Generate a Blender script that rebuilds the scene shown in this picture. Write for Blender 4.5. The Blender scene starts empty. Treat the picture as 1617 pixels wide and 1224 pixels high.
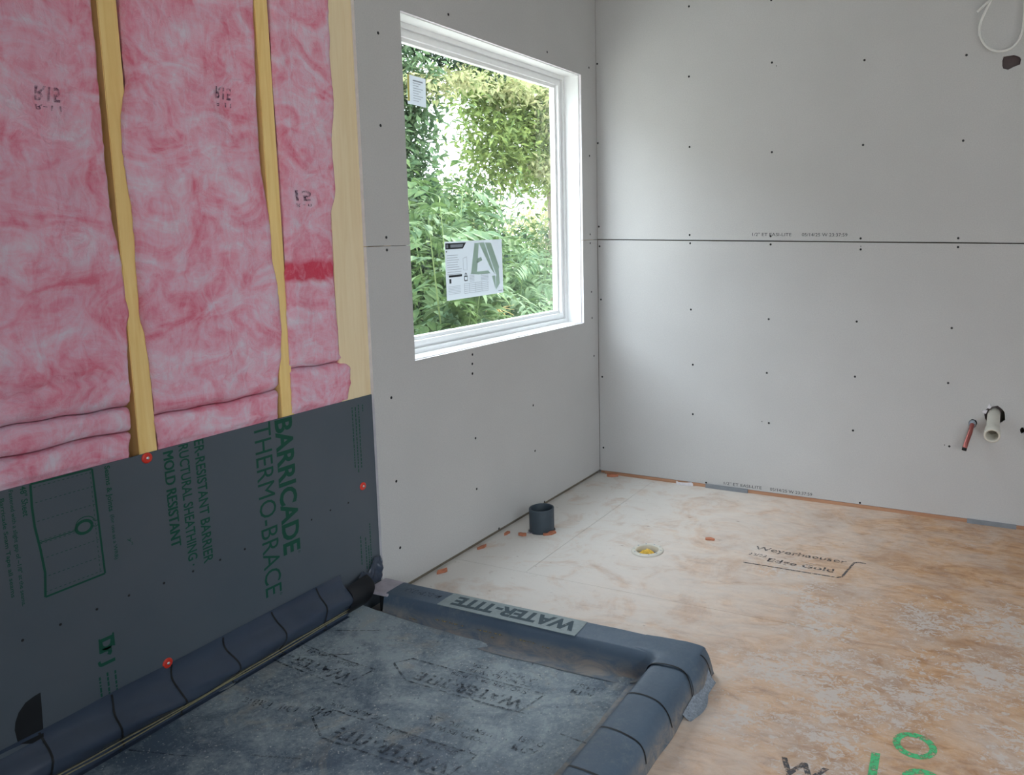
import bpy, bmesh, math, random
import numpy as np
from mathutils import Vector, Matrix, noise as mnoise

sc = bpy.context.scene
# ------------------------------------------------------------------ camera
cam_d = bpy.data.cameras.new('camera'); cam = bpy.data.objects.new('camera', cam_d)
sc.collection.objects.link(cam); sc.camera = cam
cam_d.sensor_width = 36.0; cam_d.lens = 28.23
cam_d.shift_x = -0.1531; cam_d.shift_y = -0.0438
cam_d.clip_start = 0.02; cam_d.clip_end = 200
_r = Vector((0.92208, 0.38699, 0.00224)); _u = Vector((-0.05743, 0.13111, 0.98970)); _f = Vector((-0.38271, 0.91272, -0.14312))
cam.matrix_world = Matrix(((_r.x, _u.x, -_f.x, 1.931), (_r.y, _u.y, -_f.y, -3.664), (_r.z, _u.z, -_f.z, 1.2973), (0, 0, 0, 1)))
# ------------------------------------------------------------------ world, sun, exposure
world = bpy.data.worlds.new('sky'); sc.world = world; world.use_nodes = True
_bg = world.node_tree.nodes['Background']
_bg.inputs['Color'].default_value = (0.84, 0.93, 1.0, 1); _wt = world.node_tree     # overcast summer sky: brighter overhead than near the horizon
_tc0 = _wt.nodes.new('ShaderNodeTexCoord'); _sx = _wt.nodes.new('ShaderNodeSeparateXYZ'); _mr = _wt.nodes.new('ShaderNodeMapRange')
_wt.links.new(_tc0.outputs['Generated'], _sx.inputs[0]); _wt.links.new(_sx.outputs['Z'], _mr.inputs[0])
_mr.inputs[1].default_value = 0.0; _mr.inputs[2].default_value = 1.0; _mr.inputs[3].default_value = 3.0; _mr.inputs[4].default_value = 9.0
_wt.links.new(_mr.outputs[0], _bg.inputs['Strength'])
sun_d = bpy.data.lights.new('sun', 'SUN'); sun_d.energy = 7.0; sun_d.angle = 0.02; sun_d.color = (1.0, 0.93, 0.80)
sun = bpy.data.objects.new('sun', sun_d); sc.collection.objects.link(sun)
sun.rotation_euler = Vector((-0.02, -0.62, -0.78)).to_track_quat('-Z', 'Y').to_euler(); sun.location = (0, 6, 12)
sc.view_settings.view_transform = 'Standard'; sc.view_settings.look = 'None'
sc.view_settings.gamma = 1.0; sc.view_settings.use_curve_mapping = False
sc.view_settings.exposure = 0.72
sc.cycles.max_bounces = 8; sc.cycles.diffuse_bounces = 5; sc.cycles.transparent_max_bounces = 12
sc.cycles.use_denoising = True

# ------------------------------------------------------------------ helpers
def lin(r, g, b):
    return tuple(((c/255)/12.92 if c/255 <= 0.04045 else ((c/255+0.055)/1.055)**2.4) for c in (r, g, b)) + (1.0,)

class NT:
    """small node-tree builder"""
    def __init__(s, name):
        s.m = bpy.data.materials.new(name); s.m.use_nodes = True
        s.t = s.m.node_tree; s.n = s.t.nodes; s.l = s.t.links
        s.b = s.n['Principled BSDF']; s.out = s.n['Material Output']
        g = s.n.new('ShaderNodeNewGeometry'); s.pos = g.outputs['Position']
    def put(s, sock, v):
        if hasattr(v, 'is_output'): s.l.new(v, sock)
        else: sock.default_value = v
    def mapping(s, scale=(1, 1, 1), rot=(0, 0, 0), loc=(0, 0, 0), vec=None):
        n = s.n.new('ShaderNodeMapping'); s.l.new(vec or s.pos, n.inputs['Vector'])
        n.inputs['Scale'].default_value = scale; n.inputs['Rotation'].default_value = rot; n.inputs['Location'].default_value = loc
        return n.outputs[0]
    def noise(s, scale, detail=4, rough=0.55, vec=None, dist=0.0):
        n = s.n.new('ShaderNodeTexNoise'); s.l.new(vec or s.pos, n.inputs['Vector'])
        n.inputs['Scale'].default_value = scale; n.inputs['Detail'].default_value = detail
        n.inputs['Roughness'].default_value = rough; n.inputs['Distortion'].default_value = dist
        return n.outputs['Fac']
    def voronoi(s, scale, vec=None):
        n = s.n.new('ShaderNodeTexVoronoi'); s.l.new(vec or s.pos, n.inputs['Vector']); n.inputs['Scale'].default_value = scale
        return n.outputs['Distance']
    def ramp(s, fac, stops):
        n = s.n.new('ShaderNodeValToRGB'); s.l.new(fac, n.inputs[0]); e = n.color_ramp.elements
        while len(e) < len(stops): e.new(0.5)
        for i, (p, c) in enumerate(stops):
            e[i].position = p; e[i].color = c if len(c) == 4 else tuple(c)+(1,)
        return n.outputs[0]
    def step(s, fac, lo, hi):
        n = s.n.new('ShaderNodeMapRange'); s.l.new(fac, n.inputs[0]); n.inputs[1].default_value = lo; n.inputs[2].default_value = hi
        return n.outputs[0]
    def mix(s, fac, a, b, mode='MIX'):
        n = s.n.new('ShaderNodeMix'); n.data_type = 'RGBA'; n.blend_type = mode
        s.put(n.inputs[0], fac); s.put(n.inputs[6], a); s.put(n.inputs[7], b); return n.outputs[2]
    def math(s, op, a, b=0.0, clamp=False):
        n = s.n.new('ShaderNodeMath'); n.operation = op; n.use_clamp = clamp; s.put(n.inputs[0], a); s.put(n.inputs[1], b); return n.outputs[0]
    def xyz(s):
        n = s.n.new('ShaderNodeSeparateXYZ'); s.l.new(s.pos, n.inputs[0]); return n.outputs
    def spot(s, c, r):
        """falloff 1 at c to 0 at distance r (a splash with a place of its own)"""
        n = s.n.new('ShaderNodeVectorMath'); n.operation = 'DISTANCE'; s.l.new(s.pos, n.inputs[0]); n.inputs[1].default_value = c
        return s.math('SUBTRACT', 1.0, s.math('DIVIDE', n.outputs['Value'], r), True)
    def bump(s, h, strength=0.3, dist=0.01, normal=None):
        n = s.n.new('ShaderNodeBump'); s.l.new(h, n.inputs['Height']); n.inputs['Strength'].default_value = strength; n.inputs['Distance'].default_value = dist
        s.l.new(n.outputs[0], s.b.inputs['Normal'])
    def done(s, col=None, rough=0.7, spec=0.3, metal=0.0):
        if col is not None: s.put(s.b.inputs['Base Color'], col)
        s.put(s.b.inputs['Roughness'], rough); s.b.inputs['Specular IOR Level'].default_value = spec; s.b.inputs['Metallic'].default_value = metal
        return s.m

def flat(name, rgb, rough=0.6, spec=0.3, metal=0.0, var=0.08, scale=30):
    t = NT(name); c = lin(*rgb); f = t.noise(scale)
    lo = tuple(x*(1-var) for x in c[:3])+(1,); hi = tuple(min(1, x*(1+var)) for x in c[:3])+(1,)
    return t.done(t.ramp(f, [(0.3, lo), (0.7, hi)]), rough, spec, metal)

# ------------------------------------------------------------------ materials
def m_drywall():
    t = NT('grey_paper_drywall'); a = t.noise(3.0, 3); b = t.noise(220, 2)
    c = t.ramp(a, [(0.3, lin(197, 196, 194)), (0.7, lin(203, 202, 200))])
    c = t.mix(t.step(b, 0.35, 0.8), c, lin(190, 189, 189)); t.bump(b, 0.05, 0.002)
    return t.done(c, 0.62, 0.25)
def m_floor():
    t = NT('dusty_subfloor_plywood')
    g = t.noise(11.0, 8, 0.68, t.mapping((0.9, 2.6, 1)), 0.9)
    g2 = t.noise(40.0, 4, 0.6, t.mapping((0.6, 5.0, 1)))
    c = t.ramp(g, [(0.30, lin(160, 118, 86)), (0.48, lin(198, 156, 120)), (0.68, lin(216, 180, 146))])
    c = t.mix(t.math('MULTIPLY', t.step(g2, 0.55, 0.75), 0.35), c, lin(150, 120, 92))
    blot = t.noise(4.2, 7, 0.66, t.mapping((1, 1.0, 1), loc=(3, 1, 0)), 0.6)
    c = t.mix(t.math('MULTIPLY', t.step(blot, 0.46, 0.66), 0.62), c, lin(158, 126, 104))
    # thin overall plaster film, in soft patches
    film = t.noise(5.0, 8, 0.70, t.mapping((0.9, 1.1, 1), loc=(5.3, 2.1, 0)), 0.7)
    fine = t.noise(55, 6, 0.7, t.mapping((0.8, 2.0, 1)), 0.5)
    fm = t.math('MULTIPLY', t.step(film, 0.42, 0.72), 0.7)
    c = t.mix(fm, c, lin(210, 198, 188))
    # plaster dust, whitened towards the window to put its light into the colour
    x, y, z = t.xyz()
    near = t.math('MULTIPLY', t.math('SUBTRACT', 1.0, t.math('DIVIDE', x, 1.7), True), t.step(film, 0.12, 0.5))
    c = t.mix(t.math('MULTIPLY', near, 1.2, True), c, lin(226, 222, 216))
    # scraped plaster trail and splashes
    tr = None
    for (cx, cy, r) in ((1.23, -.80, .17), (1.32, -.93, .15), (1.40, -1.06, .17), (1.46, -1.22, .2), (1.51, -1.38, .2), (1.54, -1.55, .24), (1.59, -1.72, .2), (1.60, -1.9, .2), (1.40, -1.48, .22), (1.75, -1.45, .33), (1.95, -1.3, .3), (1.36, -1.75, .2), (1.30, -1.5, .16), (2.0, -.95, .3), (1.75, -1.0, .26), (2.1, -1.6, .3)):
        s = t.spot((cx, cy, 0), r); tr = s if tr is None else t.math('MAXIMUM', tr, s)
    crumb = t.noise(42, 7, 0.72, t.mapping((1, 1.3, 1), rot=(0, 0, .6)), 1.2)
    mid = t.noise(11, 5, 0.65, t.mapping((1, 1.5, 1), rot=(0, 0, .5), loc=(2, 5, 0)), 1.0)
    msk = t.step(t.math('ADD', t.math('ADD', t.math('MULTIPLY', tr, 0.34), t.math('MULTIPLY', crumb, 1.5)), t.math('MULTIPLY', mid, 0.9)), 1.42, 1.54)
    grit = t.step(t.noise(150, 5, 0.7), 0.60, 0.66); c = t.mix(t.math('MULTIPLY', grit, 0.22), c, lin(214, 204, 194))
    grit2 = t.step(t.noise(120, 5, 0.7, t.mapping((1, 2, 1), loc=(4, 4, 4))), 0.62, 0.68); c = t.mix(t.math('MULTIPLY', grit2, 0.25), c, lin(128, 98, 76))
    c = t.mix(t.math('MULTIPLY', msk, 0.88), c, lin(206, 196, 188))
    speck = t.step(t.voronoi(60), 0.10, 0.05)
    c = t.mix(t.math('MULTIPLY', speck, 0.6), c, lin(212, 205, 190))
    dk = t.step(t.noise(23, 3, 0.5, t.mapping((1, 2.2, 1), loc=(7, 7, 0))), 0.70, 0.76)
    c = t.mix(t.math('MULTIPLY', dk, 0.5), c, lin(120, 92, 72))
    t.bump(t.math('ADD', t.math('MULTIPLY', msk, 0.8), fine), 0.15, 0.004)
    return t.done(c, 0.72, 0.25)
def m_pink():
    t = NT('pink_fibreglass')
    w = t.noise(2.2, 4, 0.6, None, 0.6)
    strand = t.noise(26, 7, 0.68, t.mapping((1.0, 1.0, 0.42), rot=(0.5, 0, 0)), 1.6)
    strand2 = t.noise(60, 6, 0.7, t.mapping((1.0, 0.35, 1.0), rot=(-0.4, 0, 0)), 1.2)
    big = t.noise(7.5, 6, 0.62, t.mapping((1, 1.0, 1.5), rot=(0.35, 0, 0)), 1.3)
    c = t.ramp(t.math('ADD', t.math('MULTIPLY', big, 0.68), t.math('MULTIPLY', strand, 0.32)), [(0.36, lin(230, 128, 148)), (0.44, lin(236, 160, 180)), (0.53, lin(238, 188, 206)), (0.64, lin(236, 218, 230))])
    c = t.mix(t.math('MULTIPLY', t.step(strand2, 0.52, 0.78), 0.35), c, lin(234, 214, 222))
    c = t.mix(t.math('MULTIPLY', t.step(w, 0.6, 0.8), 0.2), c, lin(208, 116, 132))
    # the crimson dye band on the narrow batt
    x, y, z = t.xyz()
    zz = t.math('ADD', z, t.math('MULTIPLY', t.noise(14, 4), 0.05))
    band = t.math('MULTIPLY', t.step(zz, 1.150, 1.166), t.step(zz, 1.226, 1.208))
    band = t.math('MULTIPLY', band, t.math('MULTIPLY', t.step(y, -1.96, -1.94), t.step(strand, 0.2, 0.5)))
    c = t.mix(t.math('MULTIPLY', band, 0.9), c, lin(220, 62, 88))
    t.bump(t.math('ADD', strand, t.math('MULTIPLY', strand2, 0.6)), 0.55, 0.012)
    return t.done(c, 0.95, 0.05)
def m_wood(name, a, b, vertical=True):
    t = NT(name); sc_ = (9, 9, 0.55) if vertical else (0.5, 9, 9)
    g = t.noise(5.0, 5, 0.6, t.mapping(sc_), 0.8); k = t.noise(1.3, 2)
    c = t.ramp(g, [(0.3, lin(*a)), (0.65, lin(*b))]); t.bump(g, 0.08, 0.003)
    c = t.mix(t.math('MULTIPLY', t.step(k, 0.5, 0.8), 0.25), c, lin(a[0]-8, a[1]-14, a[2]-18))
    return t.done(c, 0.65, 0.25)
def m_sheath():
    t = NT('coated_sheathing'); a = t.noise(4, 3); b = t.noise(300, 2)
    c = t.ramp(a, [(0.3, lin(78, 88, 97)), (0.7, lin(84, 92, 100))]); t.bump(b, 0.05, 0.001)
    return t.done(c, 0.5, 0.35)
def m_liner(dust):
    t = NT('grey_pvc_liner_dusty' if dust else 'grey_pvc_liner')
    a = t.noise(5, 4); c = t.ramp(a, [(0.3, lin(*((56, 66, 82) if not dust else (72, 88, 104)))), (0.7, lin(*((64, 74, 90) if not dust else (82, 98, 114))))])
    r = 0.26
    if dust:
        d1 = t.noise(5.5, 7, 0.66, t.mapping((1, 1, 1), loc=(1.3, 4, 0)), 0.8); d2 = t.noise(80, 5, 0.75, None, 0.6)
        m = t.math('ADD', t.math('MULTIPLY', d1, 0.65), t.math('MULTIPLY', d2, 0.35))
        if dust == 1:
            x, y, z = t.xyz()
            wet = t.math('MAXIMUM', t.spot((.08, -1.82, 0), .55), t.math('MULTIPLY', t.spot((.30, -2.15, 0), .4), .5))
            wet = t.math('MAXIMUM', wet, t.math('MULTIPLY', t.spot((.75, -1.82, 0), .42), .9))
            m = t.math('ADD', m, t.math('MULTIPLY', wet, 0.17))
            c = t.mix(t.math('MULTIPLY', t.step(m, 0.46, 0.66), 0.85), c, lin(158, 170, 174))
            gr = t.step(t.noise(130, 4, 0.6), 0.62, 0.68)
            c = t.mix(t.math('MULTIPLY', gr, 0.6), c, lin(204, 204, 200))
            sm = t.step(t.noise(9, 6, 0.6, t.mapping((1, 1, 1), loc=(9, 2, 0)), 1.5), 0.58, 0.75)
            c = t.mix(t.math('MULTIPLY', sm, 0.5), c, lin(56, 70, 86))
            sm2 = t.step(t.noise(6, 6, 0.62, t.mapping((1, 1, 1), loc=(2, 9, 0)), 1.2), 0.56, 0.72); c = t.mix(t.math('MULTIPLY', sm2, 0.45), c, lin(166, 158, 140))
        else:
            x, y, z = t.xyz()
            low = t.step(z, 0.062, 0.03); tk = t.step(t.noise(26, 6, 0.7, t.mapping((.4, 1, 1)), 0.8), 0.35, 0.62)
            c = t.mix(t.math('MULTIPLY', t.math('MULTIPLY', low, tk), 0.65), c, lin(150, 138, 124))
            c = t.mix(t.math('MULTIPLY', t.step(m, 0.54, 0.75), 0.4), c, lin(160, 160, 152))
        t.bump(d2, 0.12, 0.003); r = t.ramp(m, [(0.4, (0.42,)*3), (0.6, (0.75,)*3)])
    else:
        t.bump(t.noise(9, 3), 0.1, 0.01)
    return t.done(c, r, 0.4)
def m_glass():
    t = NT('window_glass'); tr = t.n.new('ShaderNodeBsdfTransparent'); tr.inputs[0].default_value = (0.95, 0.96, 0.965, 1)
    gl = t.n.new('ShaderNodeBsdfGlossy'); gl.inputs['Roughness'].default_value = 0.02
    fr = t.n.new('ShaderNodeFresnel'); fr.inputs['IOR'].default_value = 1.45
    mx = t.n.new('ShaderNodeMixShader'); gg = t.n.new('ShaderNodeNewGeometry'); t.l.new(t.math('MULTIPLY', fr.outputs[0], t.math('SUBTRACT', 1.0, gg.outputs['Backfacing'])), mx.inputs[0]); t.l.new(tr.outputs[0], mx.inputs[1]); t.l.new(gl.outputs[0], mx.inputs[2])
    t.l.new(mx.outputs[0], t.out.inputs['Surface']); return t.m
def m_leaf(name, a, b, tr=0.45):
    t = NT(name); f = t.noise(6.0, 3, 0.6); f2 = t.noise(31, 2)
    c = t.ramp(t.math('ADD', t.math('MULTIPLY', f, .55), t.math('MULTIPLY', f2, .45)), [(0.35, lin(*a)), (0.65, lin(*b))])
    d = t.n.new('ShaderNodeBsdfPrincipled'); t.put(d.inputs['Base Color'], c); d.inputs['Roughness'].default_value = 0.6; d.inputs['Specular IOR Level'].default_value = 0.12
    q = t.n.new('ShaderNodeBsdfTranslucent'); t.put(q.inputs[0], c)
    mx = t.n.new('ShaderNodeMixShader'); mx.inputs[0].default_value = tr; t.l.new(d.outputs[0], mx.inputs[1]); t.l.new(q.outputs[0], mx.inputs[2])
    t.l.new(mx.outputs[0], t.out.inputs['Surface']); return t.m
def m_paper():
    t = NT('white_paper'); q = t.n.new('ShaderNodeBsdfTranslucent'); q.inputs[0].default_value = lin(214, 222, 230); t.done(lin(212, 220, 228), 0.6)
    mx = t.n.new('ShaderNodeMixShader'); mx.inputs[0].default_value = 0.12; t.l.new(t.b.outputs[0], mx.inputs[1]); t.l.new(q.outputs[0], mx.inputs[2])
    t.l.new(mx.outputs[0], t.out.inputs['Surface']); return t.m
def m_spray(name, rgb, lo=0.42, hi=0.5):
    t = NT(name); f = t.noise(70, 6, 0.7); tr = t.n.new('ShaderNodeBsdfTransparent'); t.done(lin(*rgb), 0.7)
    mx = t.n.new('ShaderNodeMixShader'); t.l.new(t.step(f, lo, hi), mx.inputs[0]); t.l.new(tr.outputs[0], mx.inputs[1]); t.l.new(t.b.outputs[0], mx.inputs[2])
    t.l.new(mx.outputs[0], t.out.inputs['Surface']); return t.m

M = dict(
    drywall=m_drywall(), gypsum=flat('gypsum_edge', (226, 222, 226), 0.8), floor=m_floor(), pink=m_pink(),
    stud=m_wood('pine_stud', (240, 202, 128), (252, 222, 152)), pale=m_wood('pale_pine', (236, 214, 172), (246, 228, 192)),
    plate=m_wood('reddish_sole_plate', (168, 122, 96), (192, 148, 118), False), sheath=m_sheath(),
    green=flat('dark_green_ink', (14, 74, 58), 0.55, var=.04), liner=m_liner(0), pan=m_liner(1), curb=m_liner(2),
    black=flat('black_ink', (24, 27, 30), 0.6), dark=flat('shade_black', (24, 26, 30), 0.55), ink=flat('grey_ink', (70, 72, 76), 0.7),  # dark: shade coloured black, for the pleat and the curb hollow
    panink=m_spray('worn_black_ink', (34, 42, 54), 0.43, 0.66), bandink=m_spray('band_ink', (58, 74, 82), 0.30, 0.44), tape=flat('grey_liner_label', (128, 140, 142), 0.5, var=.1, scale=60),
    vinyl=flat('white_vinyl', (246, 247, 247), 0.35, 0.5, var=.02), glass=m_glass(), paper=m_paper(),
    lgreen=flat('pale_green_print', (178, 208, 192), 0.6, var=.02), pgrey=flat('grey_print', (150, 158, 168), 0.6), pblack=flat('black_print', (34, 42, 46), 0.5),
    yellow=flat('yellow_paper', (222, 214, 120), 0.6), red=flat('red_plastic_cap', (214, 52, 36), 0.35, 0.5), metal=flat('steel_nail', (235, 235, 235), 0.25, 0.5, 0.9),
    screw=flat('black_screw', (30, 31, 34), 0.5), pvc=flat('white_pvc', (214, 210, 198), 0.4, 0.45, var=.03), copper=flat('copper_pipe', (168, 98, 92), 0.35, 0.5, 0.55),
    pipe=flat('dark_grey_pipe', (62, 74, 84), 0.5, 0.4), wire=flat('white_cable', (226, 226, 222), 0.4, 0.4), foam=flat('yellow_foam', (226, 186, 82), 0.9, var=.25, scale=60),
    orange=flat('orange_chip', (190, 124, 96), 0.8, var=.2), shim=flat('grey_shim', (136, 140, 146), 0.6), slab=flat('dusty_board', (178, 172, 180), 0.85, var=.12),
    dust=flat('dusty_skirt', (134, 142, 152), 0.8, var=.3, scale=160), spray=m_spray('green_spray_paint', (86, 190, 128), 0.36, 0.52), wink=m_spray('worn_stamp_ink', (88, 86, 88), 0.40, 0.54),
    fibreink=m_spray('smudged_ink', (92, 58, 84), 0.38, 0.64), streak=m_spray('ochre_streak', (150, 134, 92), 0.46, 0.58), yline=flat('faded_yellow_line', (142, 136, 104), 0.6, var=.2, scale=80),
    blank=flat('plain_plaster', (192, 196, 203), 0.8), shade=flat('grey_brown_stud', (104, 92, 92), 0.9), outer=flat('outer_sheathing', (120, 112, 98), 0.8), cavity=flat('dark_cavity', (44, 40, 40), 0.9),
    blocker=flat('blocker_grey', (150, 148, 140), 0.8), soil=flat('dry_garden_soil', (166, 165, 158), 0.9, var=.25, scale=3), bark=flat('bark', (120, 112, 96), 0.9, var=.2), twig=flat('green_twig', (104, 122, 76), 0.7),
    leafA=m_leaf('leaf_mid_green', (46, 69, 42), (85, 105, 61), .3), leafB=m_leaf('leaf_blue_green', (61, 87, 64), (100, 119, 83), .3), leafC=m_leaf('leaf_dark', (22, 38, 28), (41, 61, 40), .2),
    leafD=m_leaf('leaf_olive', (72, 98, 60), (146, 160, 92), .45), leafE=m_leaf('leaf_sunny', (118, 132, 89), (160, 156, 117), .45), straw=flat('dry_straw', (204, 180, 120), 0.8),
    blockgrey=flat('ceiling_board', (190, 195, 203), 0.8))

COL = sc.collection; WL = {}
def link(o, parent=None, loc=(0, 0, 0)):
    COL.objects.link(o); WL[o.name] = Vector(loc)
    if parent is not None:
        o.parent = parent; o.location = Vector(loc)-WL[parent.name]
    else: o.location = loc
    return o
def mesh(name, verts, faces, mat, parent=None, smooth=False, loc=None, mats=None):
    """one mesh object from world-space vertices"""
    v = np.asarray(verts, float)
    if loc is None:
        lo, hi = v.min(0), v.max(0); loc = ((lo[0]+hi[0])/2, (lo[1]+hi[1])/2, lo[2])
    me = bpy.data.meshes.new(name); me.from_pydata((v-np.asarray(loc, float)).tolist(), [], faces)
    me.materials.append(mat)
    for m2 in (mats or []): me.materials.append(m2)
    if smooth: me.polygons.foreach_set('use_smooth', [True]*len(me.polygons))
    me.update()
    return link(bpy.data.objects.new(name, me), parent, loc)
def root(name, loc): return link(bpy.data.objects.new(name, None), None, loc)
def tag(o, label, cat, group=None):
    o['label'] = label; o['category'] = cat
    if group: o['group'] = group
    return o
def structure(o): o['kind'] = 'structure'; return o
def bx(lo, hi):
    x0, y0, z0 = lo; x1, y1, z1 = hi
    v = [(x0, y0, z0), (x1, y0, z0), (x1, y1, z0), (x0, y1, z0), (x0, y0, z1), (x1, y0, z1), (x1, y1, z1), (x0, y1, z1)]
    return v, [(0, 3, 2, 1), (4, 5, 6, 7), (0, 1, 5, 4), (1, 2, 6, 5), (2, 3, 7, 6), (3, 0, 4, 7)]
def box(name, lo, hi, mat, parent=None, bev=0.0):
    v, f = bx(lo, hi); o = mesh(name, v, f, mat, parent)
    if bev:
        bm = bmesh.new(); bm.from_mesh(o.data); bmesh.ops.bevel(bm, geom=bm.edges[:], offset=bev, segments=2, affect='EDGES'); bm.to_mesh(o.data); bm.free()
    return o
def join(parts):
    V, Fc = [], []
    for v, f in parts:
        k = len(V); V += list(v); Fc += [tuple(i+k for i in q) for q in f]
    return V, Fc
def tube(pts, rad, seg=8, cap=True):
    pts = [Vector(p) for p in pts]; V, Fc = [], []; n = len(pts); up = Vector((0.12, 0.31, 0.94))
    for i, p in enumerate(pts):
        d = (pts[min(i+1, n-1)]-pts[max(i-1, 0)]).normalized(); a = d.cross(up)
        if a.length < 1e-3: a = d.cross(Vector((1, 0, 0)))
        a.normalize(); b = d.cross(a); r = rad[i] if hasattr(rad, '__len__') else rad
        for k in range(seg):
            t = 2*math.pi*k/seg; V.append(p+a*(r*math.cos(t))+b*(r*math.sin(t)))
    for i in range(n-1):
        for k in range(seg):
            k2 = (k+1) % seg; Fc.append((i*seg+k, i*seg+k2, (i+1)*seg+k2, (i+1)*seg+k))
    if cap: Fc.append(tuple(range(seg))[::-1]); Fc.append(tuple((n-1)*seg+k for k in range(seg)))
    return V, Fc
def lathe(profile, origin, axis=Vector((0, 0, 1)), seg=32):
    """revolve (r,h) pairs about an axis"""
    axis = Vector(axis).normalized(); a = axis.orthogonal().normalized(); b = axis.cross(a); V, Fc = [], []
    for r, h in profile:
        for k in range(seg):
            t = 2*math.pi*k/seg; V.append(Vector(origin)+axis*h+a*(r*math.cos(t))+b*(r*math.sin(t)))
    for i in range(len(profile)-1):
        for k in range(seg):
            k2 = (k+1) % seg; Fc.append((i*seg+k, i*seg+k2, (i+1)*seg+k2, (i+1)*seg+k))
    return V, Fc
def grid(nu, nv, fn):
    V = [fn(i/(nu-1), j/(nv-1)) for j in range(nv) for i in range(nu)]
    Fc = [(j*nu+i, j*nu+i+1, (j+1)*nu+i+1, (j+1)*nu+i) for j in range(nv-1) for i in range(nu-1)]
    return V, Fc
def plate(outline, axis, c0, c1):
    """a flat slab from an outline: axis 'x' -> (y,z), 'y' -> (x,z), 'z' -> (x,y)"""
    def P(a, b, c): return {'x': (c, a, b), 'y': (a, c, b), 'z': (a, b, c)}[axis]
    n = len(outline); V = [P(a, b, c0) for a, b in outline]+[P(a, b, c1) for a, b in outline]
    Fc = [tuple(range(n)), tuple(range(2*n-1, n-1, -1))]+[(i, i+n, (i+1) % n+n, (i+1) % n) for i in range(n)]
    return V, Fc
def fixn(o):
    bm = bmesh.new(); bm.from_mesh(o.data); bmesh.ops.recalc_face_normals(bm, faces=bm.faces[:]); bm.to_mesh(o.data); bm.free(); return o
def edge_mat(o, axis):
    """slot 1 on the narrow sides of a slab"""
    for p in o.data.polygons:
        if abs(p.normal[axis]) < 0.5: p.material_index = 1
def cut(o, cutter_vf):
    v, f = cutter_vf; c = mesh('cutter', v, f, M['gypsum']); fixn(c)
    md = o.modifiers.new('b', 'BOOLEAN'); md.object = c; md.operation = 'DIFFERENCE'; md.solver = 'EXACT'
    bpy.context.view_layer.update(); dg = bpy.context.evaluated_depsgraph_get()
    me = bpy.data.meshes.new_from_object(o.evaluated_get(dg)); o.modifiers.clear(); o.data = me
    bpy.data.objects.remove(c)
def ribbon(pts, w, fn):
    """strip of width w along 2-D points, mapped by fn(u,v)"""
    V, Fc = [], []
    n = len(pts)
    for i in range(n):
        a = pts[max(i-1, 0)]; b = pts[min(i+1, n-1)]; dx, dy = b[0]-a[0], b[1]-a[1]; L = math.hypot(dx, dy) or 1
        nx, ny = -dy/L*w/2, dx/L*w/2
        V += [fn(pts[i][0]+nx, pts[i][1]+ny), fn(pts[i][0]-nx, pts[i][1]-ny)]
    for i in range(n-1): Fc.append((2*i, 2*i+1, 2*i+3, 2*i+2))
    return V, Fc
def subdiv(a, b, n): return [(a[0]+(b[0]-a[0])*i/n, a[1]+(b[1]-a[1])*i/n) for i in range(n+1)]
def sstep(a, b, x):
    t = min(1, max(0, (x-a)/(b-a))); return t*t*(3-2*t)
def nz(x, y, z, s=1.0): return mnoise.noise(Vector((x*s, y*s, z*s)))

# text: geometry of lettering, fitted into a box and laid on a surface
_tc = {}
def letters(body, bold=0.0, cuts=0):
    key = (body, bold)
    if key not in _tc:
        cu = bpy.data.curves.new('lettering', 'FONT'); cu.body = body; cu.offset = bold; cu.resolution_u = 3
        o = bpy.data.objects.new('lettering', cu); COL.objects.link(o); bpy.context.view_layer.update()
        me = bpy.data.meshes.new_from_object(o.evaluated_get(bpy.context.evaluated_depsgraph_get()))
        bpy.data.objects.remove(o)
        _tc[key] = ([tuple(v.co)[:2] for v in me.vertices], [tuple(p.vertices) for p in me.polygons]); bpy.data.meshes.remove(me)
    return _tc[key]
def text_geo(body, w, h, fn, bold=0.0, caps=True):
    v, f = letters(body, bold); xs = [p[0] for p in v]; ys = [p[1] for p in v]
    x0, x1 = min(xs), max(xs); y0, y1 = min(ys), max(ys)
    y0 = max(y0, -0.02) if caps else y0
    return [fn((x-x0)/(x1-x0)*w, (y-y0)/(y1-y0)*h) for x, y in v], f
def text(body, w, h, fn, mat, parent, name='lettering', bold=0.0, caps=True):
    v, f = text_geo(body, w, h, fn, bold, caps); return mesh(name, v, f, mat, parent)

# ================================================================== STRUCTURE
ROOMX, ROOMY, H = 3.7, -5.3, 2.72
# ---- outer ground
structure(mesh('ground', *grid(12, 12, lambda u, v: (-40+80*u, -40+80*v, -0.9+0.25*nz(u*6, v*6, 3))), M['soil'], smooth=True))

structure(box('sky_blocker', (-8.2, -14, -1.1), (-7.0, 1.5, 4.6), M['blocker']))  # unseen block added outside to cut the low sky at the window
# ---- floor: plywood sheets over a deck of joists
fl = structure(box('floor', (-0.12, ROOMY-.1, -0.26), (ROOMX+.1, 0.11, -0.021), M['cavity']))
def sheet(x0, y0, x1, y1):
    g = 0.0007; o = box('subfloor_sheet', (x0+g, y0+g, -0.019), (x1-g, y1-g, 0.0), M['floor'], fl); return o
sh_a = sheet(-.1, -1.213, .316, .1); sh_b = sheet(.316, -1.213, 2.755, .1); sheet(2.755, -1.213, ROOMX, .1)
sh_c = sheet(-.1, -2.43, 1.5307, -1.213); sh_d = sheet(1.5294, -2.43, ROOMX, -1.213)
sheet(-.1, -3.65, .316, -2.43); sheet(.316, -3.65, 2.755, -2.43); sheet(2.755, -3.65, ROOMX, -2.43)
sheet(-.1, -4.87, 1.53, -3.65); sheet(1.53, -4.87, ROOMX, -3.65); sheet(-.1, ROOMY, ROOMX, -4.87)
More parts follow.
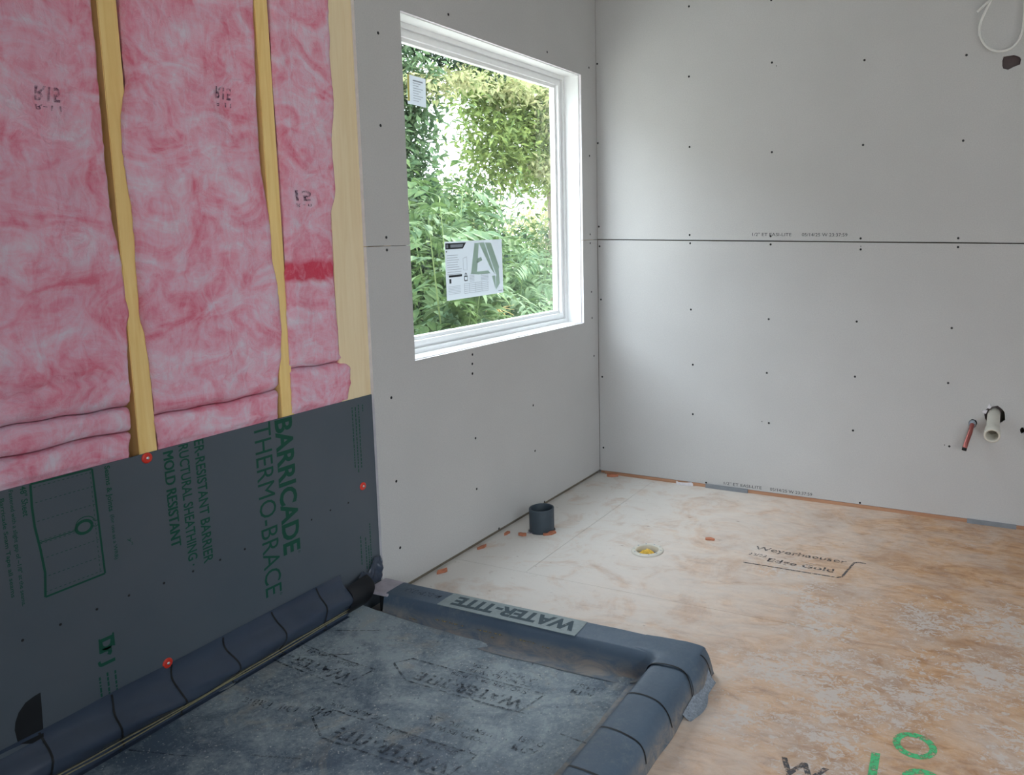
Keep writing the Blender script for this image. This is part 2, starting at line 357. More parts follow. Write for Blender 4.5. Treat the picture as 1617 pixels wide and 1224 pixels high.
cut(sh_b, lathe([(0, -.1), (.046, -.1), (.046, .1), (0, .1)], (.658, -.846, 0), seg=28))
cut(sh_a, lathe([(0, -.1), (.058, -.1), (.058, .1), (0, .1)], (.146, -.818, 0), seg=28))

# floor stamps and paint
def onfloor(x0, y0, ang=0.0, z=0.0008):
    c, s = math.cos(ang), math.sin(ang)
    return lambda u, v: (x0+u*c-v*s, y0+u*s+v*c, z)
st = join([text_geo('Weyerhaeuser', .372, .046, onfloor(1.050, -.672), .012, False), text_geo('Edge Gold', .26, .045, onfloor(1.130, -.768, -.01), .02, False),
           text_geo('23/32', .075, .022, onfloor(1.043, -.722), .02),
           ribbon(subdiv((1.049, -.802), (1.415, -.797), 8), .007, onfloor(0, 0)), ribbon([(1.413, -.797), (1.428, -.785), (1.448, -.64), (1.462, -.628), (1.492, -.628)], .009, onfloor(0, 0))])
mesh('stamp', *st, M['wink'], sh_b)
mesh('stamp', *text_geo('Weyerhaeuser', .66, .085, onfloor(1.484, -1.962, -.02), .02, False), M['wink'], sh_d)
def ell(cx, cy, a, b, ang, t0=0, t1=2*math.pi, n=26):
    return [(cx+a*math.cos(t)*math.cos(ang)-b*math.sin(t)*math.sin(ang), cy+a*math.cos(t)*math.sin(ang)+b*math.sin(t)*math.cos(ang)) for t in (t0+(t1-t0)*i/(n-1) for i in range(n))]
sp = join([ribbon(ell(1.786, -1.705, .046, .042, -.5), .019, onfloor(0, 0)), ribbon([(1.700, -1.772), (1.702, -1.81), (1.705, -1.87), (1.705, -1.93)], .021, onfloor(0, 0)),
           ribbon(ell(1.818, -1.842, .042, .042, -.3), .019, onfloor(0, 0))])
mesh('spray_mark', *sp, M['spray'], sh_d)

# ---- left (window) wall
WY0, WY1, WZ0, WZ1 = -1.403, -0.154, 0.82, 2.015
wl = structure(mesh('wall_left', *join([bx((-.115, ROOMY-.1, -.25), (-.104, WY0, H)), bx((-.115, WY1, -.25), (-.104, .115, H)), bx((-.115, WY0, -.25), (-.104, WY1, WZ0)), bx((-.115, WY0, WZ1), (-.104, WY1, H))]), M['outer']))
T = 0.0127
lo = fixn(mesh('drywall_panel', *plate([(-1.613, .019), (-.003, .019), (-.003, 1.2292), (WY1, 1.2292), (WY1, WZ0), (WY0, WZ0), (WY0, 1.2292), (-1.613, 1.2292)], 'x', -T, 0), M['drywall'], wl, mats=[M['gypsum']])); edge_mat(lo, 0)
up = fixn(mesh('drywall_panel', *plate([(-1.613, 1.2312), (WY0, 1.2312), (WY0, WZ1), (WY1, WZ1), (WY1, 1.2312), (-.001, 1.2312), (-.001, 2.449), (-1.613, 2.449)], 'x', -T, 0), M['drywall'], wl, mats=[M['gypsum']])); edge_mat(up, 0)
fixn(mesh('drywall_panel', *plate([(-1.613, 2.451), (-.001, 2.451), (-.001, H), (-1.613, H)], 'x', -T, 0), M['drywall'], wl))
def stud(y0, y1, mat, z0=.04, z1=H): return box('stud', (-.102, y0, z0), (-.0132, y1, z1), mat, wl, .0015)
stud(-2.835, -2.79, M['stud']); stud(-2.398, -2.353, M['stud']); stud(-1.972, -1.929, M['stud']); stud(-1.742, -1.59, M['pale'])
stud(-1.52, -1.482, M['stud']); stud(-.12, -.02, M['stud'])
box('stud', (-.102, -1.58, .74), (-.0132, -1.525, .80), M['stud'], wl)
box('sole_plate', (-.102, ROOMY, .0), (-.0132, -.0, .038), M['outer'], wl)
box('header', (-.102, WY0, WZ1+.02), (-.0135, WY1, WZ1+.25), M['stud'], wl); box('sill_plate', (-.102, WY0, WZ0-.06), (-.0135, WY1, WZ0-.02), M['stud'], wl)
box('drywall_panel', (-T, ROOMY, .014), (0, -3.5, H), M['drywall'], wl)

# screws (one shared mesh)
_sv, _sf = lathe([(0, .0012), (.0035, .0012), (.0052, .0004), (.0056, -.002)], (0, 0, 0), seg=8)
_sf = [f for f in _sf if len(set(tuple(_sv[i]) for i in f)) > 2]
screw_me = bpy.data.meshes.new('screw'); screw_me.from_pydata([tuple(v) for v in _sv], [], _sf); screw_me.materials.append(M['screw'])
def screw(parent, loc, axis, s=1.0):
    o = bpy.data.objects.new('screw', screw_me); COL.objects.link(o); o.parent = parent; o.location = Vector(loc)-WL[parent.name]
    o.rotation_euler = Vector(axis).to_track_quat('Z', 'Y').to_euler(); o.scale = (s, s, s); WL[o.name] = Vector(loc)
for y, z in ((-1.512, 1.919), (-1.521, 1.625), (-1.519, 1.259), (-1.519, 1.217), (-1.532, .711), (-1.527, .411), (-1.524, .165), (-1.145, 2.061), (-.459, 2.061), (-.072, 2.062), (-.076, 1.642), (-.079, 1.258), (-.080, 1.214), (-.072, .969), (-.069, .836), (-.053, .638), (-1.069, .794), (-1.072, .757), (-1.073, .718), (-1.067, .453), (-1.07, .242), (-.636, .499), (-.629, .286), (-.925, .022), (-.558, .022)):
    screw(up if z > 1.23 else lo, (0, y, z), (1, 0, 0))
# chamfered paper lip where the panels meet left of the window
# ---- right wall
wr = structure(box('wall_right', (-.10, .103, -.25), (ROOMX+.1, .115, H), M['outer']))
rlo = box('drywall_panel', (.001, 0, .017), (ROOMX, T, 1.2285), M['drywall'], wr); rup = box('drywall_panel', (.0005, 0, 1.2335), (ROOMX, T, 2.449), M['drywall'], wr); box('drywall_panel', (.0005, 0, 2.451), (ROOMX, T, H), M['drywall'], wr)
box('sole_plate', (0, .0135, .0), (ROOMX, .102, .038), M['plate'], wr)
box('stud', (1.862, .030, .04), (1.945, .102, H), M['shade'], wr)
box('trim_plate', (.03, -.002, .0), (ROOMX, .0132, .0155), M['plate'], wr, .001)
for a, b in ((.60, .82), (1.833, 2.034)): box('shim', (a, -.010, .0003), (b, -.0022, .019), M['shim'], wr)
PV = Vector((1.916, 0, .492)); CU = Vector((1.833, 0, .452))
def blob(c, r, seed, n=14, sx=1.0, sz=1.0, rough=.18):
    rnd = random.Random(seed); return [(c[0]+sx*r*(1+rnd.uniform(-rough, rough))*math.cos(2*math.pi*i/n), c[2]+sz*r*(1+rnd.uniform(-rough, rough))*math.sin(2*math.pi*i/n)) for i in range(n)]
cut(rlo, plate(blob((1.921, 0, .494), .042, 3, rough=.1), 'y', -.05, .06)); cut(rlo, plate(blob((1.833, 0, .448), .0175, 5, sz=1.2), 'y', -.05, .06)); cut(rlo, plate(blob((2.032, 0, .438), .009, 6, sz=1.5), 'y', -.05, .06))
cut(rup, plate([(1.866, 1.972), (1.870, 1.986), (1.897, 1.988), (1.908, 1.990), (1.930, 1.981), (1.936, 1.972), (1.934, 1.950), (1.910, 1.942), (1.890, 1.932), (1.871, 1.938), (1.867, 1.950)], 'y', -.05, .06))
for pnl in (rlo, rup):
    if len(pnl.data.materials) < 2: pnl.data.materials.append(M['gypsum'])
    for p in pnl.data.polygons:
        if abs(p.normal.y) < .5: p.material_index = 1
mesh('torn_paper', *join([plate([(1.888, .525), (1.895, .545), (1.905, .530), (1.899, .522)], 'y', -.006, -.0004), plate([(1.868, .505), (1.874, .512), (1.890, .515), (1.884, .498)], 'y', -.005, -.0004), plate([(1.822, .425), (1.815, .432), (1.820, .440)], 'y', -.005, -.0004)]), M['gypsum'], rlo)
for x, z in ((.493, 2.315), (.889, 2.303), (.008, 2.092), (.495, 1.999), (.898, 2.033), (1.311, 2.013), (1.727, 2.002), (.007, 1.71), (.5, 1.674), (.906, 1.637), (1.318, 1.654), (1.732, 1.657), (.008, 1.296), (.503, 1.257), (.908, 1.254), (1.322, 1.247), (1.733, 1.251), (.011, 1.197), (.506, 1.217), (.909, 1.216), (1.324, 1.198), (1.734, 1.213), (.016, .925), (.512, .894), (.907, .865), (1.318, .873), (1.726, .864), (.019, .521), (.524, .62), (.903, .606), (1.319, .619), (1.723, .621), (.022, .141), (.526, .369), (.918, .362), (1.319, .366), (1.742, .337), (.6, .024), (1.363, .024), (2.14, 2.0), (2.14, 1.65), (2.14, 1.25), (2.14, 1.21), (2.14, .87), (2.14, .62)):
    screw(rup if z > 1.231 else rlo, (x, 0, z), (0, -1, 0))
for x, z in ((.919, 2.017), (.903-.02, .366), (1.722, .341), (1.324, 1.212)): screw(rup if z > 1.231 else rlo, (x, 0, z), (0, -1, 0), .45)
onwr = lambda x0, z0: (lambda u, v: (x0+u, -.0006, z0+v))
for z, x, pn in ((1.2545, .819, rup), (.0265, .694, rlo)):
    text('1/2" ET EASI-LITE', .188 if z > 1 else .195, .015, onwr(x, z), M['ink'], pn, 'printed_line'); text('05/14/25 W 23:37:59', .207, .015, onwr(x+.237, z), M['ink'], pn, 'printed_line')

# ---- back, far side and ceiling (daylight openings behind the camera)
wb = structure(mesh('wall_back', *join([bx((-.1, ROOMY-.1, 0), (2.1, ROOMY, H)), bx((3.3, ROOMY-.1, 0), (ROOMX, ROOMY, H)), bx((2.1, ROOMY-.1, 2.1), (3.3, ROOMY, H))]), M['blank']))
wsd = structure(mesh('wall_far_side', *join([bx((ROOMX, ROOMY-.1, 0), (ROOMX+.1, -3.4, H)), bx((ROOMX, -2.3, 0), (ROOMX+.1, .1, H)), bx((ROOMX, -3.4, 0), (ROOMX+.1, -2.3, .9)), bx((ROOMX, -3.4, 2.1), (ROOMX+.1, -2.3, H))]), M['blank']))
structure(box('wall_near', (.002, -3.42, 0), (.92, -3.31, H), M['blank']))
structure(box('ceiling', (-.15, ROOMY-.15, H+.002), (ROOMX+.15, .15, H+.2), M['blockgrey']))

# ---- window
win = structure(root('window_1', (-.07, (WY0+WY1)/2, WZ0)))
def ring(name, x0, x1, a, b, mat):
    """rectangular ring a..b metres in from the opening, x0..x1 deep"""
    y0, y1, z0, z1 = WY0, WY1, WZ0, WZ1
    parts = [bx((x0, y0+a, z0+a), (x1, y1-a, z0+b)), bx((x0, y0+a, z1-b), (x1, y1-a, z1-a)), bx((x0, y0+a, z0+b), (x1, y0+b, z1-b)), bx((x0, y1-b, z0+b), (x1, y1-a, z1-b))]
    return mesh(name, *join(parts), mat, win)
ring('jamb', -.145, -.0135, -.006, .0035, M['vinyl']); ring('frame', -.145, -.090, .0035, .022, M['vinyl']); ring('frame_step', -.145, -.104, .022, .032, M['vinyl'])
ring('sash', -.140, -.097, .032, .050, M['vinyl']); ring('glazing_bead', -.138, -.112, .050, .064, M['vinyl'])
mesh('glass_pane', *bx((-.134, WY0+.06, WZ0+.06), (-.130, WY1-.06, WZ1-.06)), M['glass'], win)
PORT = (('window_daylight', (-.16, (WY0+WY1)/2, (WZ0+WZ1)/2), (1, 0, 0), WY1-WY0, WZ1-WZ0), ('doorway_daylight', (2.7, ROOMY-.12, 1.05), (0, 1, 0), 1.2, 2.1), ('side_daylight', (ROOMX+.12, -2.85, 1.5), (-1, 0, 0), 1.1, 1.2))
for nm, loc, d, sx, sy in PORT:      # sampling portals in the three real openings: they emit nothing themselves
    ld = bpy.data.lights.new(nm, 'AREA'); ld.shape = 'RECTANGLE'; ld.size = sx; ld.size_y = sy; ld.cycles.is_portal = True
    o = bpy.data.objects.new(nm, ld); COL.objects.link(o); o.location = loc; o.rotation_euler = Vector(d).to_track_quat('-Z', 'Y').to_euler()

# ================================================================== SHEATHING
SX = -.0095
shp = tag(box('sheathing_panel', (-.0128, -3.45, .002), (SX, -1.6137, .738), M['sheath']), 'dark grey printed sheathing board standing below the pink insulation', 'sheathing')
dn = lambda y, z: (lambda u, v: (SX+.0005, y+v, z-u))     # lettering that reads downwards
text('BARRICADE', .414, .062, dn(-2.004, .735), M['green'], shp, bold=.03); text('THERMO-BRACE', .518, .057, dn(-2.076, .737), M['green'], shp)
text('®', .008, .009, dn(-1.952, .318), M['green'], shp); text('®', .008, .009, dn(-2.028, .216), M['green'], shp)
text('ER-RESISTANT BARRIER', .340, .028, dn(-2.258, .738), M['green'], shp, bold=.018); text('RUCTURAL SHEATHING ·', .330, .027, dn(-2.301, .736), M['green'], shp, bold=.018); mesh('lettering', *join([text_geo('MOLD RESISTANT', .253, .027, (lambda k: (lambda u, v: (SX+.0004+.0003*k, -2.343+v, .729-.0012*k-u)))(k)) for k in range(3)]), M['green'], shp)
text('Seams & Joints', .112, .016, dn(-2.490, .733), M['green'], shp, bold=.02, caps=False); text('(for use as a WRB)', .112, .011, dn(-2.486, .612), M['green'], shp, bold=.01, caps=False)
text('48" Sheet', .068, .013, dn(-2.664, .737), M['green'], shp, bold=.015); text("Fastened with a slight gap of ~1/8\" at the seams.", .262, .011, dn(-2.688, .735), M['green'], shp, bold=.012, caps=False)
text('Barricade Seam Tape all seams', .222, .011, dn(-2.706, .722), M['green'], shp, bold=.012, caps=False)
text('y"', .018, .012, dn(-2.450, .540), M['green'], shp, caps=False)
ons = lambda y, z: (SX+.0005, y, z)
dl = [(-2.643, .7365), (-2.645, .687), (-2.644, .64), (-2.638, .585), (-2.634, .529), (-2.639, .474)]
dg = [ribbon(dl, .005, ons), ribbon([dl[0], (-2.514, .735)], .0045, ons), ribbon([(-2.514, .735), (-2.509, .476)], .0045, ons), ribbon([dl[-1], (-2.509, .476)], .0045, ons), ribbon([(-2.638, .601), (-2.562, .602)], .0022, ons)]
for zz in (.728, .693, .650, .605, .598, .563, .520, .485):
    for i in range(13):
        y = -2.638+i*.0098
        if zz in (.605, .598) and y > -2.565: continue
        dg.append(ribbon([(y, zz), (y+.0048, zz)], .0013, ons))
for i in range(22): dg.append(ribbon([(-2.519, .728-i*.0112), (-2.519, .723-i*.0112)], .0013, ons))
dg += [ribbon(ell(-2.544, .604, .0175, .0145, .0), .007, ons), ribbon(ell(-2.541, .611, .0205, .0165, .0, .2, 3.3), .002, ons), ribbon([(-2.524, .615), (-2.518, .610), (-2.513, .611)], .002, ons), ribbon([(-2.526, .600), (-2.518, .597), (-2.512, .600)], .002, ons)]
mesh('printed_diagram', *join(dg), M['green'], shp)
# round "D" mark with letters, a leaf mark at the edge of the picture
text('D', .032, .034, dn(-2.538, .320), M['green'], shp, 'logo', bold=.05); text('r', .022, .026, dn(-2.537, .294), M['green'], shp, 'logo', bold=.05); text('J', .016, .030, dn(-2.536, .268), M['green'], shp, 'logo', bold=.03)
mesh('logo', *plate([(-2.503, .324), (-2.507, .324), (-2.509, .292), (-2.503, .290)], 'x', SX+.0002, SX+.0006), M['green'], shp); mesh('logo', *plate([(-2.539, .322), (-2.536, .322), (-2.537, .285), (-2.540, .286)], 'x', SX+.0002, SX+.0006), M['green'], shp)
mesh('logo', [(SX+.0005, y, z) for y, z in [(-2.670, .262), (-2.684, .260), (-2.701, .255), (-2.716, .240), (-2.724, .222), (-2.727, .205), (-2.724, .17), (-2.69, .15), (-2.674, .155), (-2.672, .2)]], [tuple(range(10))], M['black'], shp)
def micro(y0, z0, z1, seed, fill=.75):
    """a line of print too small to read: a row of dashes running downwards"""
    rnd = random.Random(seed); z = z0; out = []
    while z > z1:
        L = rnd.uniform(.004, .013)
        out.append(ribbon([(y0, z), (y0, z-L)], .0042, ons)); z -= L+rnd.uniform(.002, .004)
    return out
mp = micro(-1.704, .712, .52, 1)+micro(-1.690, .710, .50, 2)+micro(-1.676, .715, .505, 3)+micro(-1.658, .712, .690, 4)+micro(-1.698, .270, .175, 5)+micro(-1.676, .258, .155, 6)+micro(-1.664, .225, .150, 7)+micro(-1.654, .300, .145, 8)
mp += micro(-2.545, .229, .18, 9)+micro(-2.527, .232, .178, 10)+micro(-2.509, .228, .178, 11)
mesh('fine_print', *join(mp), M['green'], shp)['kind'] = 'stuff'
for y, z in ((-2.37, .392), (-2.459, .398), (-2.535, .397), (-2.615, .397), (-2.692, .397), (-1.742, .401), (-1.818, .401), (-1.894, .396), (-2.132, .392), (-2.21, .391), (-2.29, .391)):
    o = bpy.data.objects.new('nail_head', screw_me); COL.objects.link(o); o.parent = shp; o.location = Vector((SX, y, z))-WL[shp.name]; o.rotation_euler = Vector((1, 0, 0)).to_track_quat('Z', 'Y').to_euler(); o.scale = (.62, .62, .9)
for y, z in ((-2.384, .726), (-1.675, .437), (-2.380, .178)):
    c = fixn(mesh('nail_cap', *lathe([(.0135, 0), (.0132, .0015), (.010, .0028), (.005, .0034), (.0001, .0034)], (SX, y, z), (1, 0, 0), 20), M['red'], shp, True))
    fixn(mesh('nail_head', *lathe([(.0042, .0034), (.0040, .0046), (.0022, .0054), (.0001, .0056)], (SX, y, z), (1, 0, 0), 12), M['metal'], c, True))

# ================================================================== INSULATION
def interp(tab, z):
    """piecewise smooth y(z) from (y,z) rows sorted by falling z"""
    if z >= tab[0][1]: return tab[0][0]
    for (y0, z0), (y1, z1) in zip(tab, tab[1:]):
        if z >= z1:
            t = (z0-z)/(z0-z1); t = t*t*(3-2*t); return y0+(y1-y0)*t
    return tab[-1][0]
s1L = [(-2.402, 1.8), (-2.402, 1.663), (-2.405, 1.451), (-2.403, 1.35), (-2.389, 1.187), (-2.387, 1.126), (-2.383, 1.09), (-2.392, 1.051), (-2.398, .93), (-2.404, .80), (-2.413, .76), (-2.415, .70)]
s1R = [(-2.349, 1.813), (-2.352, 1.64), (-2.371, 1.526), (-2.371, 1.424), (-2.363, 1.336), (-2.366, 1.186), (-2.367, 1.078), (-2.359, 1.015), (-2.354, .90), (-2.353, .70)]
s2L = [(-1.969, 1.906), (-1.980, 1.603), (-1.981, 1.466), (-1.965, 1.326), (-1.963, 1.219), (-1.950, 1.11), (-1.946, 1.017), (-1.954, .925), (-1.971, .853), (-1.979, .751), (-1.979, .70)]
s2R = [(-1.924, 1.917), (-1.931, 1.696), (-1.926, 1.487), (-1.925, 1.309), (-1.933, 1.127), (-1.936, .922), (-1.938, .70)]
s3L = [(-1.708, 1.97), (-1.712, 1.786), (-1.708, 1.675), (-1.725, 1.541), (-1.720, 1.407), (-1.744, 1.329), (-1.747, 1.115), (-1.743, .894), (-1.728, .868)]
s3Lb = [(-1.722, .87), (-1.700, .84), (-1.702, .80), (-1.716, .746), (-1.716, .70)]
s0 = [(-2.786, 2.8), (-2.782, 1.4), (-2.786, .70)]
s1L = [(y-.011, z) for y, z in s1L]; s2L = [(y-.010, z) for y, z in s2L]     # the batts swell past their own edges
PROF = {}
def batt(name, tabL, tabR, z0f, z1f, bulge, seed, cavL, cavR, nu=44, nv=80, fade_top=True, fade_bot=True, lump=.010, backx=-.098):
    def front(u, v):
        zc0, zc1 = z0f(u), z1f(u); z = zc0+(zc1-zc0)*v
        jl = .0022*nz(z*60, seed, 1)+.003*nz(z*18, seed, 4); jr = .0022*nz(z*60, seed, 9)+.003*nz(z*18, seed, 7)
        yl = interp(tabL, z)+jl; yr = interp(tabR, z)+jr; y = yl+(yr-yl)*u
        de = min(y-yl, yr-y); ed = min(1, max(0, de/.038)); rise = math.sqrt(max(0, 1-(1-ed)**2))
        h = zc1-zc0; db = v*h; dt = (1-v)*h; k = 1.0
        if fade_bot: e = min(1, db/.022); k = min(k, math.sqrt(max(0, 1-(1-e)**2)))
        if fade_top: e = min(1, dt/.022); k = min(k, math.sqrt(max(0, 1-(1-e)**2)))
        r = rise*k
        lumps = lump*(1.2*nz(y*7, z*5, seed)+.7*nz(y*16, z*13, seed+3)+.35*nz(y*40, z*40, seed+5))
        x = -.0112+bulge*r+lumps*r
        if k < 1: x -= .012*(1-k)
        return (x, y, z)
    V, Fc = grid(nu, nv, front)
    # border loops: tuck into the cavity between the studs, then back
    border = [i for i in range(nu)]+[j*nu+nu-1 for j in range(1, nv)]+[(nv-1)*nu+i for i in range(nu-2, -1, -1)]+[j*nu for j in range(nv-2, 0, -1)]
    nb = len(border); k1 = len(V)
    for i in border: x, y, z = V[i]; V.append((min(x, -.0118)-.0002, y, z))
    for i in border: x, y, z = V[i]; V.append((min(x, -.0118)-.0006, min(max(y, cavL+.002), cavR-.002), z))
    for i in border: x, y, z = V[i]; V.append((backx, min(max(y, cavL+.002), cavR-.002), z))
    rings = [border, list(range(k1, k1+nb)), list(range(k1+nb, k1+2*nb)), list(range(k1+2*nb, k1+3*nb))]
    for a, b in zip(rings, rings[1:]):
        for i in range(nb): j = (i+1) % nb; Fc.append((a[j], a[i], b[i], b[j]))
    Fc.append(tuple(rings[-1]))
    o = mesh(name, V, Fc, M['pink'], smooth=True); PROF[o.name] = front; return fixn(o)
w_ = lambda z, a=.006, s=0: (lambda u: z+a*math.sin(u*4.2+s)+.004*math.sin(u*13+s))
c0 = lambda z: (lambda u: z)
b1 = batt('insulation_batt', s0, s1L, lambda u: .868+.004*math.sin(u*5)+.0015*math.sin(u*23), c0(2.35), .014, 11, -2.79, -2.398, fade_top=False, nv=110, lump=.014)
tag(b1, 'widest pink fibreglass batt at the far left of the open wall', 'insulation', None)
b2 = batt('insulation_batt', s1R, s2L, lambda u: .8225+.003*math.sin(u*6+1)+.0015*math.sin(u*19), c0(2.35), .012, 23, -2.353, -1.972, fade_top=False, nv=110, lump=.011)
tag(b2, 'tall pink fibreglass batt between the two narrow yellow studs', 'insulation', None)
b3 = batt('insulation_batt', s2R, s3L, lambda u: .876-.010*u+.002*math.sin(u*9), c0(2.35), .008, 37, -1.929, -1.742, nu=26, fade_top=False, nv=110, lump=.008)
tag(b3, 'narrow pink fibreglass batt with a crimson band beside the pale wide stud', 'insulation', None)
p1 = batt('insulation_piece', s0, s1L, lambda u: .808-.004*u+.003*math.sin(u*11), lambda u: .866+.004*math.sin(u*5)+.0015*math.sin(u*23), .010, 41, -2.79, -2.398, nv=16, lump=.006)
tag(p1, 'pink insulation strip directly under the widest batt, above the paler strip', 'insulation', None)
p2 = batt('insulation_piece', s0, s1L, c0(.700), lambda u: .806-.004*u+.003*math.sin(u*11), .006, 47, -2.79, -2.398, nv=20, lump=.009, fade_bot=False)
tag(p2, 'paler crumpled pink insulation strip resting behind the board, bottom left', 'insulation', None)
p3 = batt('insulation_piece', s1R, s2L, c0(.700), lambda u: .8205+.003*math.sin(u*6+1)+.0015*math.sin(u*19), .006, 53, -2.353, -1.972, nv=20, lump=.007, fade_bot=False)
tag(p3, 'low pink insulation strip between the two yellow studs, above BARRICADE board', 'insulation', None)
p4 = batt('insulation_piece', s2R, s3Lb, c0(.700), lambda u: .874-.010*u+.002*math.sin(u*9), .007, 59, -1.929, -1.742, nu=26, nv=26, lump=.006, fade_bot=False)
tag(p4, 'small square pink insulation offcut under the narrow batt with crimson band', 'insulation', None)
for p, tl in ((p2, .032), (p3, .032), (p4, .032)):    # lower ends lie behind the board
    for v in p.data.vertices:
        zz = v.co.z+WL[p.name].z
        if zz < .765: v.co.x = min(v.co.x+WL[p.name].x, -.0140+.018*sstep(.738, .768, zz))-WL[p.name].x
# folds pressed into the first two batts
def crease(o, pts, depth, width):
    for v in o.data.vertices:
        y, z, x = v.co.y+WL[o.name].y, v.co.z+WL[o.name].z, v.co.x+WL[o.name].x
        if x < -.02: continue
        best = 9
        for (y0, z0), (y1, z1) in zip(pts, pts[1:]):
            t = max(0, min(1, ((y-y0)*(y1-y0)+(z-z0)*(z1-z0))/((y1-y0)**2+(z1-z0)**2))); best = min(best, math.hypot(y-y0-t*(y1-y0), z-z0-t*(z1-z0)))
        v.co.x -= depth*math.exp(-(best/width)**2)
crease(b1, [(-2.78, .918), (-2.68, .926), (-2.58, .944), (-2.50, .950)], .012, .011); crease(b2, [(-2.34, .885), (-2.2, .889), (-2.0, .876)], .007, .010); crease(b2, [(-2.35, 1.16), (-2.28, 1.168), (-2.22, 1.18)], .007, .010)
# grade numbers printed on the back of the batts, seen flipped
def onbatt(o, y0, z0, s=1.0):
    fr = None
    def fn(u, v):
        y, z = y0+u, z0-v            # flipped top to bottom
        best = None; L = WL[o.name]
        for vt in _pv[o.name]:
            d = (vt[1]-y)**2+(vt[2]-z)**2
            if best is None or d < best[0]: best = (d, vt[0])
        return (best[1]+.004, y, z)
    return fn
_pv = {}
for o in (b1, b2, b3):
    L = WL[o.name]; _pv[o.name] = [(v.co.x+L.x, v.co.y+L.y, v.co.z+L.z) for v in o.data.vertices if 1.25 < v.co.z+L.z < 1.75 and v.co.x+L.x > -.012]
for o, bd, y, z, w in ((b1, 'R15', -2.556, 1.592, .048), (b2, 'R15', -2.124, 1.657, .048), (b3, '15', -1.886, 1.400, .058)):
    text(bd, w, .030, onbatt(o, y, z), M['fibreink'], o, bold=.02); text('R-11' if o is not b3 else 'R - n', w, .011, onbatt(o, y, z-.038), M['fibreink'], o, bold=.01)

# ================================================================== SHOWER PAN
def panz(x, y): return .008+.030*math.exp(-max(0, x)/.22)+.0025*nz(x*7, y*7, 2)+.0012*nz(x*22, y*22, 5)
cb = tag(root('shower_curb', (.6, -1.65, 0)), 'low wooden shower curb, its dusty bare end beside the window wall', 'curb')
for z in (.0005, .0385): box('board', (.088, -1.694, z), (1.178, -1.606, z+.0375), M['stud'], cb); box('board', (1.091, -3.2, z), (1.178, -1.6945, z+.0375), M['stud'], cb)
box('end_cap', (.001, -1.704, .0765), (.100, -1.602, .0855), M['slab'], cb, .002); box('shade_back_board', (.001, -1.616, .0005), (.0875, -1.604, .0763), M['dark'], cb); box('shade_side_board', (.062, -1.700, .02), (.0875, -1.617, .0763), M['dark'], cb)  # back board added to stop light; both coloured black for the hollow's shade
ln = tag(root('shower_pan_liner', (.5, -2.2, 0)), 'dark grey dusty waterproof liner covering the shower pan and its curb', 'shower liner')
mesh('pan_sheet', *grid(60, 90, lambda u, v: (.004+1.05*u, -3.2+1.475*v, panz(.004+1.05*u, -3.2+1.475*v)+.006*sstep(.85, 1, u)+.006*sstep(.97, 1, v))), M['pan'], ln, True)
def poly(tab, s):
    s *= len(tab)-1; i = min(int(s), len(tab)-2); t = s-i
    p = [tab[max(i-1, 0)], tab[i], tab[i+1], tab[min(i+2, len(tab)-1)]]
    return tuple(.5*(2*p[1][k]+(p[2][k]-p[0][k])*t+(2*p[0][k]-5*p[1][k]+4*p[2][k]-p[3][k])*t*t+(-p[0][k]+3*p[1][k]-3*p[2][k]+p[3][k])*t**3) for k in range(len(p[0])))
WF = [(-.0075, .176), (-.0070, .158), (-.0005, .138), (.016, .120), (.030, .102), (.033, .084), (.024, .066), (.013, .054), (.018, .047), (.016, .040), (.012, .037), (.024, .0365)]
def flap(y, s, off=0.0):
    x, z = poly(WF, s); b = math.sin(math.pi*min(1, s*1.25)) if s < .8 else 0
    n = nz(y*3.0, s*2.2, 8); x += b*(.016*n+.008*nz(y*8-s*5, s*4, 3)); z += b*.014*nz(y*2.4, 4, 1)
    if s < .1: z += .004*nz(y*5, 0, 3)
    x2, z2 = poly(WF, min(1, s+.02)); tx, tz = x2-x, z2-z; L = math.hypot(*poly2(s)) or 1; dx, dz = poly2(s)
    return (x+off*(-dz)/L, y, z+off*dx/L)
def poly2(s):
    a = poly(WF, max(0, s-.02)); b = poly(WF, min(1, s+.02)); return (b[0]-a[0], b[1]-a[1])
mesh('wall_flap', *grid(120, 48, lambda u, v: flap(-3.2+1.405*u, v)), M['liner'], ln, True)
# 6-inch cutting lines printed across the sheet
def line_on(y0, seed, s0=.03, s1=.98):
    pts = [(y0+.006*math.sin(i*.42+seed)+.0008*i*.2, s0+(s1-s0)*i/23) for i in range(24)]
    V, Fc = [], []
    for y, s in pts:
        for d in (-.0026, .0026): V.append(flap(y+d, s, .0012))
    for i in range(23): Fc.append((2*i, 2*i+1, 2*i+3, 2*i+2))
    return V, Fc
for i, y in enumerate((-2.683, -2.53, -2.374, -2.218, -2.058, -1.898)): mesh('cutting_line', *line_on(y, i*1.3), M['black'], ln)
for j, y in enumerate((-2.530, -2.058, -1.898)):
    mesh('cutting_line', *ribbon([(.03+.16*t, y+.01+.10*t*(1 if j else .6)) for t in (0, .2, .45, .7, 1)], .004, lambda a, b: (a, b, panz(a, b)+.0016)), M['panink'], ln)
for off, s in ((.002, .60), (.0022, .70)):
    pts = [flap(-3.1+1.32*i/60, s+.01*math.sin(i*.3), off) for i in range(61)]; mesh('yellow_edge_line', *tube(pts, .0017, 5), M['yline'], ln, True)
C1 = [(-1.5945, .002), (-1.596, .04), (-1.598, .070), (-1.603, .082), (-1.614, .0868), (-1.65, .0875), (-1.688, .0865), (-1.699, .083), (-1.707, .072), (-1.711, .052), (-1.717, .032), (-1.732, .017), (-1.765, .012)]
